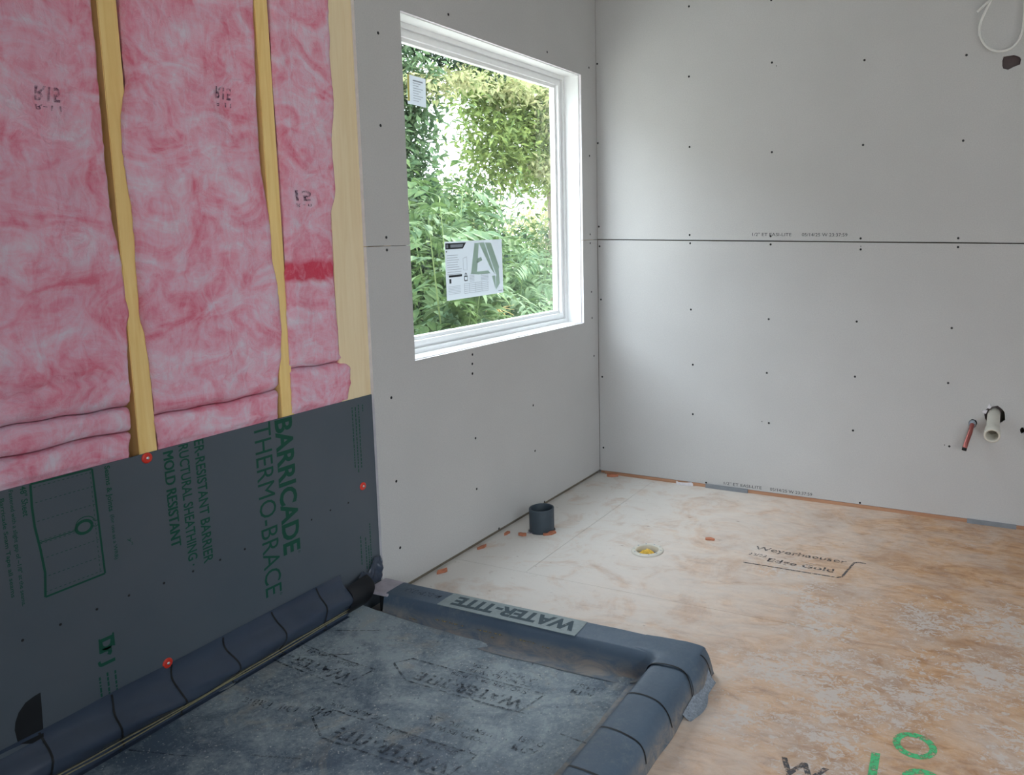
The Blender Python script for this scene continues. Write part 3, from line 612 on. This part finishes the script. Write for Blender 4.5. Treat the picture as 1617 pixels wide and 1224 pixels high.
def curb1(x, s, off=0.0):
    y, z = poly(C1, s); a = poly(C1, max(0, s-.02)); b = poly(C1, min(1, s+.02)); dy, dz = b[0]-a[0], b[1]-a[1]; L = math.hypot(dy, dz) or 1
    w = .003*nz(x*6, s*4, 1)*(1 if s > .55 else .3)
    return (x, y+(off-w)*dz/L, z-(off-w)*dy/L) if False else (x, y-w+off*dz/L*1.0, z-off*dy/L+.001*nz(x*9, s*5, 4))
mesh('curb_cover', *grid(60, 40, lambda u, v: curb1(.086+.99*u, v)), M['curb'], ln, True)
C2 = [(1.012, .013), (1.030, .018), (1.052, .036), (1.064, .060), (1.074, .079), (1.090, .0875), (1.13, .0895), (1.166, .0875), (1.186, .080), (1.198, .062), (1.204, .036), (1.208, .002)]
def curb2(y, s, off=0.0):
    x, z = poly(C2, s); a = poly(C2, max(0, s-.02)); b = poly(C2, min(1, s+.02)); dx, dz = b[0]-a[0], b[1]-a[1]; L = math.hypot(dx, dz) or 1
    g = max(0, s-.7)*.03*nz(y*7, 1, 1)
    return (x-off*dz/L+g, y, z+off*dx/L)
mesh('curb_cover', *grid(40, 70, lambda u, v: curb2(-3.2+1.50*v, u)), M['curb'], ln, True)
for i, (y, l) in enumerate(((-1.752, 0), (-1.905, 1), (-2.062, 1), (-2.216, 1), (-2.37, 1))):
    V, Fc = [], []
    for k in range(22):
        s = .33+.60*k/21; yy = y-.035*max(0, s-.55)*(1+.4*math.sin(i+s*9))+.004*math.sin(s*14+i)
        o1 = curb2(yy-.0026, s, .0046 if not i else .0012); o2 = curb2(yy+.0026, s, .0046 if not i else .0012); V += [o1, o2]
    for k in range(21): Fc.append((2*k, 2*k+1, 2*k+3, 2*k+2))
    mesh('cutting_line', V, Fc, M['black'], ln)
# boot folded over the corner
CP = [(1.0, .0885), (1.014, .0890), (1.03, .0900), (1.06, .0915), (1.09, .0925), (1.13, .094), (1.165, .092), (1.186, .086), (1.199, .068), (1.207, .040), (1.212, .003)]
def boot(u, v):
    y = -1.754+.165*v; x, z = poly(CP, u); x2, z2 = curb2(y, u, .0035)[::2]
    w = sstep(-1.690, -1.735, y) if False else sstep(0, 1, (-1.685-y)/.05); x, z = x+(x2-x)*w, z+(z2-z)*w
    e = max(0, (y+1.612)/.022); z *= math.sqrt(max(0, 1-min(1, e)**2)) if e > 0 else 1
    if u > .7: x += .004*math.sin(v*5)
    return (x, y, z+.0008*nz(x*30, y*30, 2))
bt = mesh('corner_boot', *grid(44, 44, boot), M['curb'], ln, True); bt['label'] = 'folded liner boot over the curb corner'
V, Fc = [], []
for k in range(14):
    s = k/13; x, y, z = boot(.70+.28*s, .60+.2*s); V += [(x+.002, y-.002, z+.001), (x+.002, y+.003, z+.001)]
for k in range(13): Fc.append((2*k, 2*k+1, 2*k+3, 2*k+2))
mesh('cutting_line', V, Fc, M['black'], ln)
sk = mesh('corner_skirt', *grid(12, 24, lambda u, v: (1.206+u*(.024+.016*math.sin(math.pi*min(1, v*1.5))), -1.835+.200*v, max(.002, .036*(1-u)**1.6*(.4+.6*v)+.0025*nz(u*9, v*14, 2)+.002))), M['dust'], ln, True); sk['label'] = 'dusty flared liner edge on floor'
# printed band on the curb top
def top(x0, y0, z=.0897): return lambda u, v: (x0-u, y0-v, z)      # upside down as seen from the doorway
pb = mesh('liner_patch', *plate([(.300, -1.612), (.800, -1.612), (.804, -1.655), (.806, -1.702), (.297, -1.698), (.296, -1.650)], 'z', .0872, .0892), M['tape'], ln); fixn(pb)
text('WATER-TITE', .45, .056, top(.785, -1.628), M['bandink'], ln, bold=.045); text('MADE IN U.S.A.', .15, .026, top(.275, -1.640, .0885), M['panink'], ln, bold=.01)
for x0, x1 in ((.20, .23), (.30, .42), (.46, .56), (.50, .55), (.62, .68), (.70, .74)):
    s = .80+.04*math.sin(x0*40); V, Fc = [], []
    for k in range(8):
        x = x0+(x1-x0)*k/7; V += [curb1(x, s-.008, .001), curb1(x, s+.008, .001)]
    for k in range(7): Fc.append((2*k, 2*k+1, 2*k+3, 2*k+2))
    mesh('ochre_streak', V, Fc, M['streak'], ln)
# pan prints (each upside down)
def onpan(x0, y0, ang=0.0):
    c, s = math.cos(ang), math.sin(ang)
    def fn(u, v):
        x, y = x0-u*c+v*s, y0-u*s-v*c; return (x, y, panz(x, y)+.006*sstep(.85, 1, (x-.004)/1.05)+.0022)
    return fn
def stamp(x0, y0):
    f = onpan(x0, y0); r = lambda a, b: ribbon(subdiv(a, b, 14), .006, f)
    return join([text_geo('WATER-TITE', .36, .042, onpan(x0-.03, y0-.010), .03), r((0, -.036), (.46, -.036)), r((0, .065), (.40, .065)), r((0, -.036), (.022, .065)), r((.46, -.036), (.49, .01)), r((.49, .01), (.40, .065)), text_geo('SHOWER PAN LINER', .26, .016, onpan(x0-.05, y0+.030), .01)])
mesh('stamp', *stamp(.817, -1.925), M['panink'], ln); mesh('stamp', *stamp(.800, -2.215), M['panink'], ln); mesh('stamp', *stamp(.30, -2.02), M['panink'], ln)
mesh('fine_print', *join([text_geo('COMPLIES WITH', .19, .018, onpan(.79, -2.118), .01), text_geo('IAPMO  UPC  CSA', .20, .018, onpan(.79, -2.090), .01), text_geo('ASTM', .07, .022, onpan(.93, -2.105), .02), text_geo('D 4551', .07, .020, onpan(.93, -2.072), .02), text_geo('ASTM', .07, .022, onpan(.945, -1.838), .02), text_geo('D 4551', .07, .020, onpan(.945, -1.806), .02),
     text_geo('COMPLIES WITH', .22, .018, onpan(.76, -1.860), .01), text_geo('IAPMO UPC CSA', .22, .018, onpan(.76, -1.835), .01), text_geo('40 MIL', .09, .026, onpan(.36, -2.185), .02), text_geo('Oil  Paint', .16, .03, onpan(.25, -2.205, .25), .0), text_geo('PVC MEMBRANE', .19, .018, onpan(.50, -2.15), .01)]), M['panink'], ln)['kind'] = 'stuff'
mesh('cutting_line', *ribbon(subdiv((.95, -2.035), (1.04, -2.045), 6), .005, lambda a, b: (a, b, panz(a, b)+.010)), M['panink'], ln)
mesh('cutting_line', *ribbon(subdiv((.30, -2.40), (.43, -2.36), 6), .006, lambda a, b: (a, b, panz(a, b)+.003)), M['panink'], ln)
# the folded pleat, shade put in as black, and the loose ends where flap meets curb
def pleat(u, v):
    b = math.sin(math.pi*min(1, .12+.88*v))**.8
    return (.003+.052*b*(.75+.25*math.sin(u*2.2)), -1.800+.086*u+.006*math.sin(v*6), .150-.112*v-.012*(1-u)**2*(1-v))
pl = mesh('corner_pleat', *grid(16, 30, pleat), M['dark'], ln, True); pl['label'] = 'folded liner pleat in the corner, its shade coloured black'
def loose(u, v):
    y = -1.722+.104*u; top = .135+.050*u**1.5+.012*math.sin(u*11)
    return (-.005+max(0, .016*math.sin(v*3.0)*(.4+nz(u*5, v*2, 3))+.010*abs(nz(u*9, v*3, 7))), y, .088+(top-.088)*v)
mesh('loose_fold', *grid(22, 16, loose), M['liner'], ln, True)
mesh('dust_crumbs', *join([bx((x, y, panz(x, y)+.002), (x+s, y+s*.8, panz(x, y)+.002+s*.6)) for x, y, s in ((lambda r: (r.uniform(.05, 1.0), r.uniform(-2.6, -1.77), r.uniform(.0015, .0042)))(random.Random(i)) for i in range(180))]), M['dust'], ln)['kind'] = 'stuff'

# ================================================================== SMALL THINGS
ps = tag(root('pipe_stub', (.146, -.818, 0)), 'short dark grey round pipe stub rising from the floor by the window wall', 'pipe')
mesh('pipe_wall', *lathe([(.052, -.10), (.0535, .098), (.0525, .101), (.049, .101), (.0475, .098), (.0465, -.10)], (.146, -.818, 0), seg=40), M['pipe'], ps, True)
mesh('pipe_bottom', *lathe([(.0465, -.060), (.0001, -.058)], (.146, -.818, 0), seg=40), M['black'], ps); mesh('scuff', *ribbon(ell(.118, -.866, .010, .008, 0), .008, lambda a, b: (a, b, .0012)), M['slab'], ps)
fg = tag(root('floor_flange', (.658, -.846, 0)), 'round white plastic pipe flange set flat in the dusty floor', 'flange')
mesh('ring', *lathe([(.045, -.09), (.0455, .004), (.047, .0062), (.058, .0066), (.064, .0052), (.066, .0008)], (.658, -.846, 0), seg=44), M['pvc'], fg, True)
mesh('pipe_bottom', *lathe([(.045, -.085), (.0001, -.084)], (.658, -.846, 0), seg=30), M['cavity'], fg)
for k in range(10):
    a = k*math.pi/5+.2; mesh('screw_hole', *lathe([(.0035, .0070), (.0001, .0071)], (.658+.0555*math.cos(a), -.846+.0555*math.sin(a), 0), seg=10), M['pgrey'], fg)
V, Fc = grid(22, 22, lambda u, v: (.662+(u-.5)*.076, -.856+(v-.5)*.066, -.026+.034*math.cos((u-.5)*2.6)*math.cos((v-.5)*2.6)+.010*nz(u*5, v*5, 6)+.006*nz(u*13, v*13, 2)))
tag(mesh('foam_plug', *(V, Fc), M['foam'], smooth=True), 'crumpled yellow plug stuffed inside the white floor flange', 'plug')
cp = tag(root('copper_pipe', tuple(CU)), 'thin copper pipe with dark open tip drooping from the grey wall', 'pipe')
cend = Vector((1.808, -.062, .352)); cpts = [CU+Vector((0, .08, .004)), CU+Vector((0, .0, .002)), CU+Vector((-.002, -.018, -.008)), CU+Vector((-.006, -.034, -.030)), cend+Vector((.004, .008, .016)), cend]
mesh('pipe', *tube(cpts, .0098, 14, False), M['copper'], cp, True); mesh('tip', *tube([cend+(cpts[-2]-cend).normalized()*.001, cend-(cpts[-2]-cend).normalized()*.010], .0102, 14), M['black'], cp, True)
mesh('sleeve', *tube([CU+Vector((0, .01, .001)), CU+Vector((-.001, -.014, -.004))], .0145, 14), M['pgrey'], cp, True)
dp = tag(root('drain_pipe', tuple(PV)), 'stubby white plastic drain pipe with open end coming out of the wall', 'pipe')
pe = Vector((1.915, -.175, .445)); pdv = (pe-PV).normalized()
mesh('pipe', *tube([PV+Vector((0, .08, .01)), PV+Vector((0, -.01, .0)), pe-pdv*.05], .0265, 24, False), M['pvc'], dp, True)
mesh('hub', *lathe([(.027, -.055), (.0315, -.050), (.0325, -.002), (.0310, .0), (.0250, .0), (.0238, -.004), (.0236, -.10)], pe, pdv, 28), M['pvc'], dp, True)
mesh('pipe_bottom', *lathe([(.0236, -.06), (.0001, -.06)], pe, pdv, 24), M['outer'], dp)
cbts = [(1.826, .06, 2.24), (1.822, -.012, 2.225), (1.813, -.03, 2.203), (1.792, -.03, 2.161), (1.777, -.03, 2.121), (1.774, -.03, 2.084), (1.783, -.03, 2.054), (1.804, -.028, 2.025), (1.834, -.026, 2.006), (1.862, -.024, 2.003), (1.890, -.026, 2.008), (1.915, -.028, 2.028), (1.935, -.03, 2.075), (1.937, -.03, 2.167), (1.935, -.03, 2.26)]
def smooth_pts(p, n=5):
    out = []
    for i in range((len(p)-1)*n+1): out.append(poly(p, i/((len(p)-1)*n)))
    return out
cut(rup, lathe([(0, -.1), (.012, -.1), (.012, .1), (0, .1)], (1.825, 0, 2.232), (0, 1, 0), 12))
cbl = tag(root('cable', (1.85, -.03, 2.0)), 'loop of thin white electrical cable hanging on the grey wall', 'cable')
mesh('cable_loop', *tube(smooth_pts(cbts), .0052, 8), M['wire'], cbl, True)
mesh('cable_tail', *tube(smooth_pts([(1.813, -.03, 2.205), (1.803, -.034, 2.199), (1.785, -.036, 2.182), (1.762, -.038, 2.160)], 4), .0050, 8), M['wire'], cbl, True)
def chip(x, y, L, W, Hh, rot, label, seed, mat='orange'):
    rnd = random.Random(seed); n = 9; o = [(L*(1+rnd.uniform(-.25, .25))*math.cos(2*math.pi*i/n), W*(1+rnd.uniform(-.3, .3))*math.sin(2*math.pi*i/n)) for i in range(n)]; c, s = math.cos(rot), math.sin(rot)
    V, Fc = plate([(x+a*c-b*s, y+a*s+b*c) for a, b in o], 'z', .0006, Hh); V = [(v[0], v[1], v[2]*(1+rnd.uniform(-.4, .4)) if i >= n else v[2]) for i, v in enumerate(V)]
    tag(fixn(mesh('wood_chip', V, Fc, M[mat])), label, 'wood chip', 'wood chips on the floor')
chip(.028, -1.335, .024, .010, .010, 1.2, 'orange wood chip at the wall foot nearest the shower curb', 1); chip(.025, -1.085, .022, .009, .010, 1.4, 'orange wood chip at the wall foot midway between curb and pipe stub', 2)
chip(.034, -.918, .018, .008, .008, 1.5, 'small orange wood chip by the wall just left of the pipe stub', 3); chip(.105, -.905, .018, .010, .010, .4, 'orange wood chip touching the left foot of the pipe stub', 4)
chip(.206, -.850, .026, .010, .009, .9, 'orange wood chip touching the right foot of the pipe stub', 5); chip(.085, -.030, .030, .012, .010, .3, 'orange wood chip in the far corner under the window', 6)
chip(.850, -.640, .024, .008, .007, .2, 'reddish wood chip alone on open floor beyond the white flange', 7); chip(.492, -.014, .050, .008, .014, .0, 'thin white scrap lying against the far wall base', 8, 'gypsum')

# stickers on the glass
GX = -.1292
def og(y0, z0, ang=0.0):
    c, s = math.cos(ang), math.sin(ang); return lambda u, v: (GX+.0006, y0+u*c-v*s, z0+u*s+v*c)
sk1 = tag(root('glass_sticker', (GX, -.855, 1.0)), 'large white sticker with pale green letter logo on the window glass', 'sticker')
B = og(-1.050, 1.000, .012); up_ = lambda f, d: (lambda u, v: (f(u, v)[0]+d, f(u, v)[1], f(u, v)[2]))
quad = lambda f, pts: ([f(a, b) for a, b in pts], [tuple(range(len(pts)))])
mesh('paper', *quad(B, [(0, 0), (.393, .001), (.393, .236), (0, .235)]), M['paper'], sk1); B1 = up_(B, .0004); B2 = up_(B, .0008)
mesh('logo', *join([quad(B1, p) for p in ([(.165, .105), (.205, .105), (.225, .225), (.195, .225)], [(.225, .225), (.262, .225), (.335, .085), (.305, .11)], [(.268, .225), (.312, .222), (.368, .115), (.342, .082)], [(.160, .098), (.215, .092), (.30, .092), (.285, .105), (.165, .105)], [(.310, .080), (.335, .080), (.335, .02)], [(.340, .075), (.362, .110), (.368, .045), (.338, .016)], [(.205, .140), (.245, .150), (.238, .165), (.21, .16)])]), M['lgreen'], sk1)
for p in ([(.004, .205), (.115, .205), (.138, .229), (.004, .229)], [(.018, .092), (.103, .092), (.103, .101), (.018, .101)], [(.020, .068), (.032, .068), (.032, .086), (.020, .086)], [(.006, .193), (.012, .193), (.012, .199), (.006, .199)]): mesh('heading', *quad(B1, p), M['pblack'], sk1)
mesh('heading_text', *quad(B2, [(.035, .211), (.112, .211), (.118, .223), (.035, .223)]), M['pgrey'], sk1); mesh('heading_text', *quad(B2, [(.010, .210), (.020, .210), (.020, .224), (.010, .224)]), M['pgrey'], sk1)
rw = lambda pts, w=.003: ribbon(pts, w, B1)
mesh('lock_icon', *join([rw([(.118, .073), (.118, .090), (.138, .090), (.138, .073), (.118, .073)], .0045), rw([(.122, .090), (.123, .101), (.128, .104), (.133, .101), (.134, .090)], .004)]), M['pblack'], sk1)
rnd = random.Random(4); ls = []
for k in range(9): ls.append(rw([(.010, .180-k*.0095), (.105+rnd.uniform(-.03, 0), .180-k*.0095)], .0018))
for y0, y1 in ((.112, .185), (.190, .285)):
    for k in range(5): ls.append(rw([(y0+.04, .092-k*.006), (y1, .092-k*.006)], .0016))
for k in range(6): ls.append(rw([(.115, .060-k*.008), (.280, .060-k*.008)], .0014)); ls.append(rw([(.012, .055-k*.006), (.090, .055-k*.006)], .0013))
for x in (.115, .150, .190, .235, .280): ls.append(rw([(x, .060), (x, .020)], .0014))
ls += [rw([(.113, .118), (.113, .165), (.138, .170)], .0018), rw([(.138, .170), (.138, .115), (.113, .118)], .0018), rw([(.355, .012), (.382, .012)], .004)]
mesh('fine_print', *join(ls), M['pgrey'], sk1)['kind'] = 'stuff'
sk2 = tag(root('glass_sticker', (GX, -1.18, 1.75)), 'small plain white sticker in the top left corner of the window glass', 'sticker')
B = og(-1.232, 1.742, -.02); B1 = up_(B, .0004)
mesh('paper', *quad(B, [(0, 0), (.102, 0), (.102, .105), (0, .105)]), M['paper'], sk2); mesh('yellow_edge', *quad(B1, [(0, .01), (.011, .01), (.011, .105), (0, .105)]), M['yellow'], sk2)
mesh('fine_print', *join([rw2 for rw2 in [ribbon([(.030, .088-k*.009), (.085-.012*(k % 3), .088-k*.009)], .0022 if k else .005, B1) for k in range(9)]]), M['pgrey'], sk2)['kind'] = 'stuff'

# ================================================================== PLANTS OUTSIDE
rng = np.random.default_rng(7)
def cloud(name, centers, spread, n, size, mat, parent, flatz=0.6, asp=.42, z_lo=-1.0):
    """many small folded leaves scattered about branch tips"""
    c = np.asarray(centers, float); idx = rng.integers(0, len(c), n); p = c[idx]+rng.normal(0, 1, (n, 3))*np.asarray(spread)
    p[:, 2] = np.maximum(p[:, 2], z_lo)
    d = rng.normal(0, 1, (n, 3)); d[:, 2] = d[:, 2]*flatz-.35; d /= np.linalg.norm(d, axis=1, keepdims=True)
    upv = rng.normal(0, .45, (n, 3))+np.array([.15, -.1, 1.0]); s = np.cross(d, upv); s /= np.linalg.norm(s, axis=1, keepdims=True)
    nn = np.cross(s, d); L = size*rng.uniform(.6, 1.3, (n, 1)); W = L*asp
    V = np.empty((n, 4, 3)); V[:, 0] = p; V[:, 1] = p+d*L*.45+s*W*.5+nn*L*.06; V[:, 2] = p+d*L-nn*L*.10; V[:, 3] = p+d*L*.45-s*W*.5+nn*L*.06
    Vv = V.reshape(-1, 3); me = bpy.data.meshes.new(name); loc = np.array(WL[parent.name]); F0 = np.arange(n)*4
    me.from_pydata((Vv-loc).tolist(), [], np.stack([np.stack([F0, F0+1, F0+2], 1), np.stack([F0, F0+2, F0+3], 1)], 1).reshape(-1, 3).tolist())
    me.materials.append(mat); o = bpy.data.objects.new(name, me); link(o, parent, tuple(loc)); o['kind'] = 'stuff'; return o
def branchy(parent, base, tips, r0, mat, name='branch', bend=.25, seed=1):
    rnd = random.Random(seed); base = Vector(base)
    for t in tips:
        t = Vector(t); mid = (base+t)/2+Vector((rnd.uniform(-bend, bend), rnd.uniform(-bend, bend), bend*.8)); pts = []
        for k in range(9):
            s = k/8; pts.append(base*(1-s)**2+mid*2*s*(1-s)+t*s*s)
        mesh(name, *tube(pts, [r0*(1-.85*k/8) for k in range(9)], 7), mat, parent, True)
def frond_mesh(nl, L, ll, lw, seed, mat, droop=.35):
    """one pinnate leaf: stalk plus paired leaflets"""
    rnd = random.Random(seed); parts = []; pts = []
    for k in range(9):
        s = k/8; pts.append(Vector((L*s, 0, .06*L*math.sin(s*2)-droop*L*s*s)))
    parts.append(tube(pts, [.0022*(1-.6*k/8) for k in range(9)], 4))
    def leaflet(p, d, up, l, w):
        d = d.normalized(); s = d.cross(up).normalized(); n = s.cross(d); P = []
        for t, ww, dz in ((0, .04, 0), (.25, .8, .02), (.5, 1, .0), (.78, .6, -.05), (1, 0, -.14)):
            P.append((p+d*l*t+n*l*dz, ww*w/2))
        V = []; Fc = []
        for q, ww in P: V += [q+s*ww+n*ww*.35, q, q-s*ww+n*ww*.35]
        for i in range(4): Fc += [(3*i, 3*i+1, 3*i+4, 3*i+3), (3*i+1, 3*i+2, 3*i+5, 3*i+4)]
        return V, Fc
    for k in range(nl):
        s = .22+.74*k/nl; p = poly([tuple(q) for q in pts], s); p = Vector(p)
        for sd in (-1, 1):
            a = math.radians(58+rnd.uniform(-12, 12)); d = Vector((math.cos(a), sd*math.sin(a), -.25+rnd.uniform(-.25, .2))); sz = (.75+.5*math.sin(math.pi*(.15+.8*k/nl)))*rnd.uniform(.85, 1.1)
            parts.append(leaflet(p, d, Vector((0, 0, 1)), ll*sz, lw*sz))
    parts.append(leaflet(pts[-1], Vector((1, 0, -.6)), Vector((0, 0, 1)), ll, lw))
    V, Fc = join(parts); me = bpy.data.meshes.new('leaf'); me.from_pydata([tuple(v) for v in V], [], Fc); me.materials.append(mat); return me
def put_leaf(me, parent, p, yaw, pitch, roll, s):
    o = bpy.data.objects.new('leaf', me); COL.objects.link(o); o.parent = parent; o.location = Vector(p)-WL[parent.name]; o.rotation_euler = (roll, pitch, yaw); o.scale = (s, s, s)

G = -.85
# broad shrub close to the glass, left half of the view
A = tag(root('leafy_shrub', (-2.0, 1.35, G)), 'nearest leafy green shrub filling the lower left of the window', 'shrub')
mA = [frond_mesh(5, .36, .128, .054, s, M['leafA'] if s % 2 else M['leafB']) for s in range(4)]; rnd = random.Random(3)
stems = [((-1.9, 1.3, G), (-1.35, .35, 1.35)), ((-1.9, 1.3, G), (-1.7, .9, 1.5)), ((-2.0, 1.4, G), (-2.1, 1.7, 1.6)), ((-2.0, 1.4, G), (-1.5, .95, .75)), ((-1.9, 1.3, G), (-1.8, 1.5, .9)), ((-2.0, 1.4, G), (-2.6, 1.6, 1.7)), ((-1.9, 1.3, G), (-2.2, 2.2, 1.2)), ((-1.9, 1.3, G), (-1.4, .5, .6)), ((-2.0, 1.4, G), (-2.6, 2.4, 1.5))]
for k, (a, b) in enumerate(stems):
    a, b = Vector(a), Vector(b); m = (a+b)/2+Vector((rnd.uniform(-.1, .1), rnd.uniform(-.1, .1), .35)); pts = [a*(1-s)**2+m*2*s*(1-s)+b*s*s for s in (i/10 for i in range(11))]
    mesh('stem', *tube(pts, [.012*(1-.8*i/10) for i in range(11)], 6), M['twig'], A, True)
    for i in range(15):
        s = .42+.58*i/14; p = Vector(poly([tuple(q) for q in pts], s))
        put_leaf(mA[rnd.randrange(4)], A, p, rnd.uniform(0, 6.28), rnd.uniform(-.5, .45), rnd.uniform(-.5, .5), rnd.uniform(.75, 1.15))
cloud('foliage', [(-2.3, 1.5, .2), (-2.2, 1.2, .7), (-2.6, 1.9, .5), (-2.5, 1.7, 1.1), (-2.0, 1.1, .1), (-2.8, 2.4, .4), (-2.7, 2.3, 1.0)], (.25, .33, .33), 3600, .10, M['leafA'], A, z_lo=G+.1)
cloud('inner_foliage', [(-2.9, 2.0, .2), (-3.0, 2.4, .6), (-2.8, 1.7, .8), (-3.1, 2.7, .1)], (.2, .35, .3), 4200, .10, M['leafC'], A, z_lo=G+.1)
# lance-leaved shrub, right half
Bs = tag(root('lance_leaved_shrub', (-2.9, 3.6, G)), 'pale green shrub with long narrow leaves at the lower right of the window', 'shrub')
mB = [frond_mesh(6, .42, .145, .036, 20+s, M['leafB']) for s in range(3)]
for k, b in enumerate(((-2.3, 2.6, .75), (-2.5, 3.2, .95), (-2.7, 3.6, 1.1), (-2.3, 2.9, .55), (-2.6, 3.4, .6), (-2.9, 4.0, 1.0), (-2.4, 3.1, .3))):
    a, b = Vector((-2.9, 3.5, G)), Vector(b); m = (a+b)/2+Vector((rnd.uniform(-.1, .1), rnd.uniform(-.1, .1), .3)); pts = [a*(1-s)**2+m*2*s*(1-s)+b*s*s for s in (i/10 for i in range(11))]
    mesh('stem', *tube(pts, [.010*(1-.8*i/10) for i in range(11)], 6), M['twig'], Bs, True)
    for i in range(14):
        s = .45+.55*i/13; p = Vector(poly([tuple(q) for q in pts], s)); put_leaf(mB[rnd.randrange(3)], Bs, p, rnd.uniform(0, 6.28), rnd.uniform(-.4, .5), rnd.uniform(-.5, .5), rnd.uniform(.8, 1.15))
cloud('foliage', [(-3.1, 3.3, .1), (-3.2, 3.8, .5), (-3.3, 4.3, .8), (-3.0, 3.0, .5), (-3.4, 4.4, .2), (-3.5, 3.8, 1.1)], (.22, .35, .3), 3000, .10, M['leafB'], Bs, asp=.28, z_lo=G+.1)
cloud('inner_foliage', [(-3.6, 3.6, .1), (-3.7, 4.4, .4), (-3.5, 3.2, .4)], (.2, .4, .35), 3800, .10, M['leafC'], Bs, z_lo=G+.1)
# dry grass tuft under the sticker
Dg = tag(root('dry_grass_tuft', (-2.0, 2.15, G)), 'straw coloured dry grass tuft among leaves below the large sticker', 'grass')
for k in range(16):
    a = k*.9; t = (-1.95+.14*math.cos(a), 1.85+.22*math.sin(a), .60+.05*math.sin(k*2.1)); mesh('blade', *tube([(-2.0, 2.0, G), (-2.0, 1.98, .1), (-1.99+.04*math.cos(a), 1.92+.06*math.sin(a), .62), t], [.006, .005, .004, .001], 4), M['straw'], Dg)
# tree at the left edge
Tl = tag(root('left_tree', (-5.4, 4.0, G)), 'dark leafed tree rising along the left edge of the window view', 'tree')
mesh('trunk', *tube([(-5.4, 4.0, G), (-5.35, 4.05, 1.0), (-5.4, 3.95, 2.6), (-5.3, 4.0, 4.6)], [.13, .11, .09, .04], 10), M['bark'], Tl, True)
branchy(Tl, (-5.38, 3.97, 2.4), [(-5.0, 4.7, 2.6), (-5.0, 4.6, 1.9), (-4.8, 4.2, 3.0)], .04, M['bark'], seed=2); branchy(Tl, (-5.35, 3.98, 3.3), [(-5.0, 5.6, 3.55), (-5.0, 6.6, 3.75), (-4.8, 4.9, 3.6)], .045, M['bark'], seed=3)
cloud('foliage', [(-5.0, 4.5, 1.7), (-5.0, 4.4, 2.2), (-4.9, 4.4, 2.7), (-4.9, 4.3, 3.1), (-5.2, 4.1, 2.4), (-5.1, 4.6, 1.2)], (.22, .16, .25), 4800, .13, M['leafB'], Tl)
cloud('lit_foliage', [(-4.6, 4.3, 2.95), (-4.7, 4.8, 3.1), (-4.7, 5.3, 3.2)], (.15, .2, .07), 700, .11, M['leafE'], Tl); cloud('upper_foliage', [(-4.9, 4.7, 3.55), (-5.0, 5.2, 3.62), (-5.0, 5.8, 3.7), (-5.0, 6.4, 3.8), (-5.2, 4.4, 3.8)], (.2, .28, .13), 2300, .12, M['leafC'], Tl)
# olive toned tree, upper right
Tr = tag(root('olive_tree', (-6.3, 10.1, G)), 'yellow green tree with fine leaves in the upper right of the window', 'tree')
mesh('trunk', *tube([(-6.3, 10.1, G), (-6.25, 10.05, 1.4), (-6.3, 9.9, 3.0), (-6.2, 9.6, 5.0)], [.13, .11, .08, .03], 10), M['bark'], Tr, True)
tips = [(-6.0+rnd.uniform(-.3, .3), 7.45+.40*i+rnd.uniform(-.15, .15), 2.15+.36*k+.12*(i % 2)+rnd.uniform(-.12, .12)) for i in range(7) for k in range(6) if not (i == 0 and k < 1)]
branchy(Tr, (-6.28, 9.95, 2.3), tips[2::3], .032, M['bark'], seed=5)
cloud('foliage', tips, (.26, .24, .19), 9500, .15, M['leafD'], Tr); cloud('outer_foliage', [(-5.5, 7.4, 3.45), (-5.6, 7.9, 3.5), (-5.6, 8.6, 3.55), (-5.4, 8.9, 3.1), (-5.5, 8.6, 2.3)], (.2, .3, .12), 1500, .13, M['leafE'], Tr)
# sunlit bushes in the distance
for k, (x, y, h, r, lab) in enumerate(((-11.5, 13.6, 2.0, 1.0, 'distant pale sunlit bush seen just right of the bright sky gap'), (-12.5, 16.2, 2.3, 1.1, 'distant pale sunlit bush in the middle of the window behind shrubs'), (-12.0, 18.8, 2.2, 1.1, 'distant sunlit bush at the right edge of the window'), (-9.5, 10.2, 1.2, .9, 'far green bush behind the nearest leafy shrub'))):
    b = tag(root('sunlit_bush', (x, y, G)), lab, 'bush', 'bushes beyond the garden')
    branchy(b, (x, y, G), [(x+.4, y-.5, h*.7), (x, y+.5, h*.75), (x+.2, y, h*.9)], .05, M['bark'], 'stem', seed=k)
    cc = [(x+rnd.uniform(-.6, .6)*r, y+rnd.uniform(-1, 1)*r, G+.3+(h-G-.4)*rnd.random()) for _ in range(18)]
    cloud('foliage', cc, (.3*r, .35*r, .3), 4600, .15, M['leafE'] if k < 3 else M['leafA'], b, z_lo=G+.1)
# dark hedge that closes the view below the bushes
hd = tag(root('green_hedge', (-6.4, 7.0, G)), 'mid green hedge running behind the two near shrubs', 'hedge')
branchy(hd, (-6.4, 7.0, G), [(-6.2, 5.6, .6), (-6.3, 6.4, .9), (-6.3, 7.6, .9), (-6.4, 8.6, .8), (-6.4, 9.6, .6), (-6.2, 5.8, 1.5), (-6.3, 6.6, 1.6)], .04, M['bark'], 'stem', seed=9)
cloud('foliage', [(-6.3, 5.2+.45*i, .15+.35*(i % 3)) for i in range(12)]+[(-6.2, 5.5+.4*i, 1.25+.25*(i % 2)) for i in range(6)], (.25, .35, .3), 10500, .12, M['leafA'], hd, z_lo=G+.1)
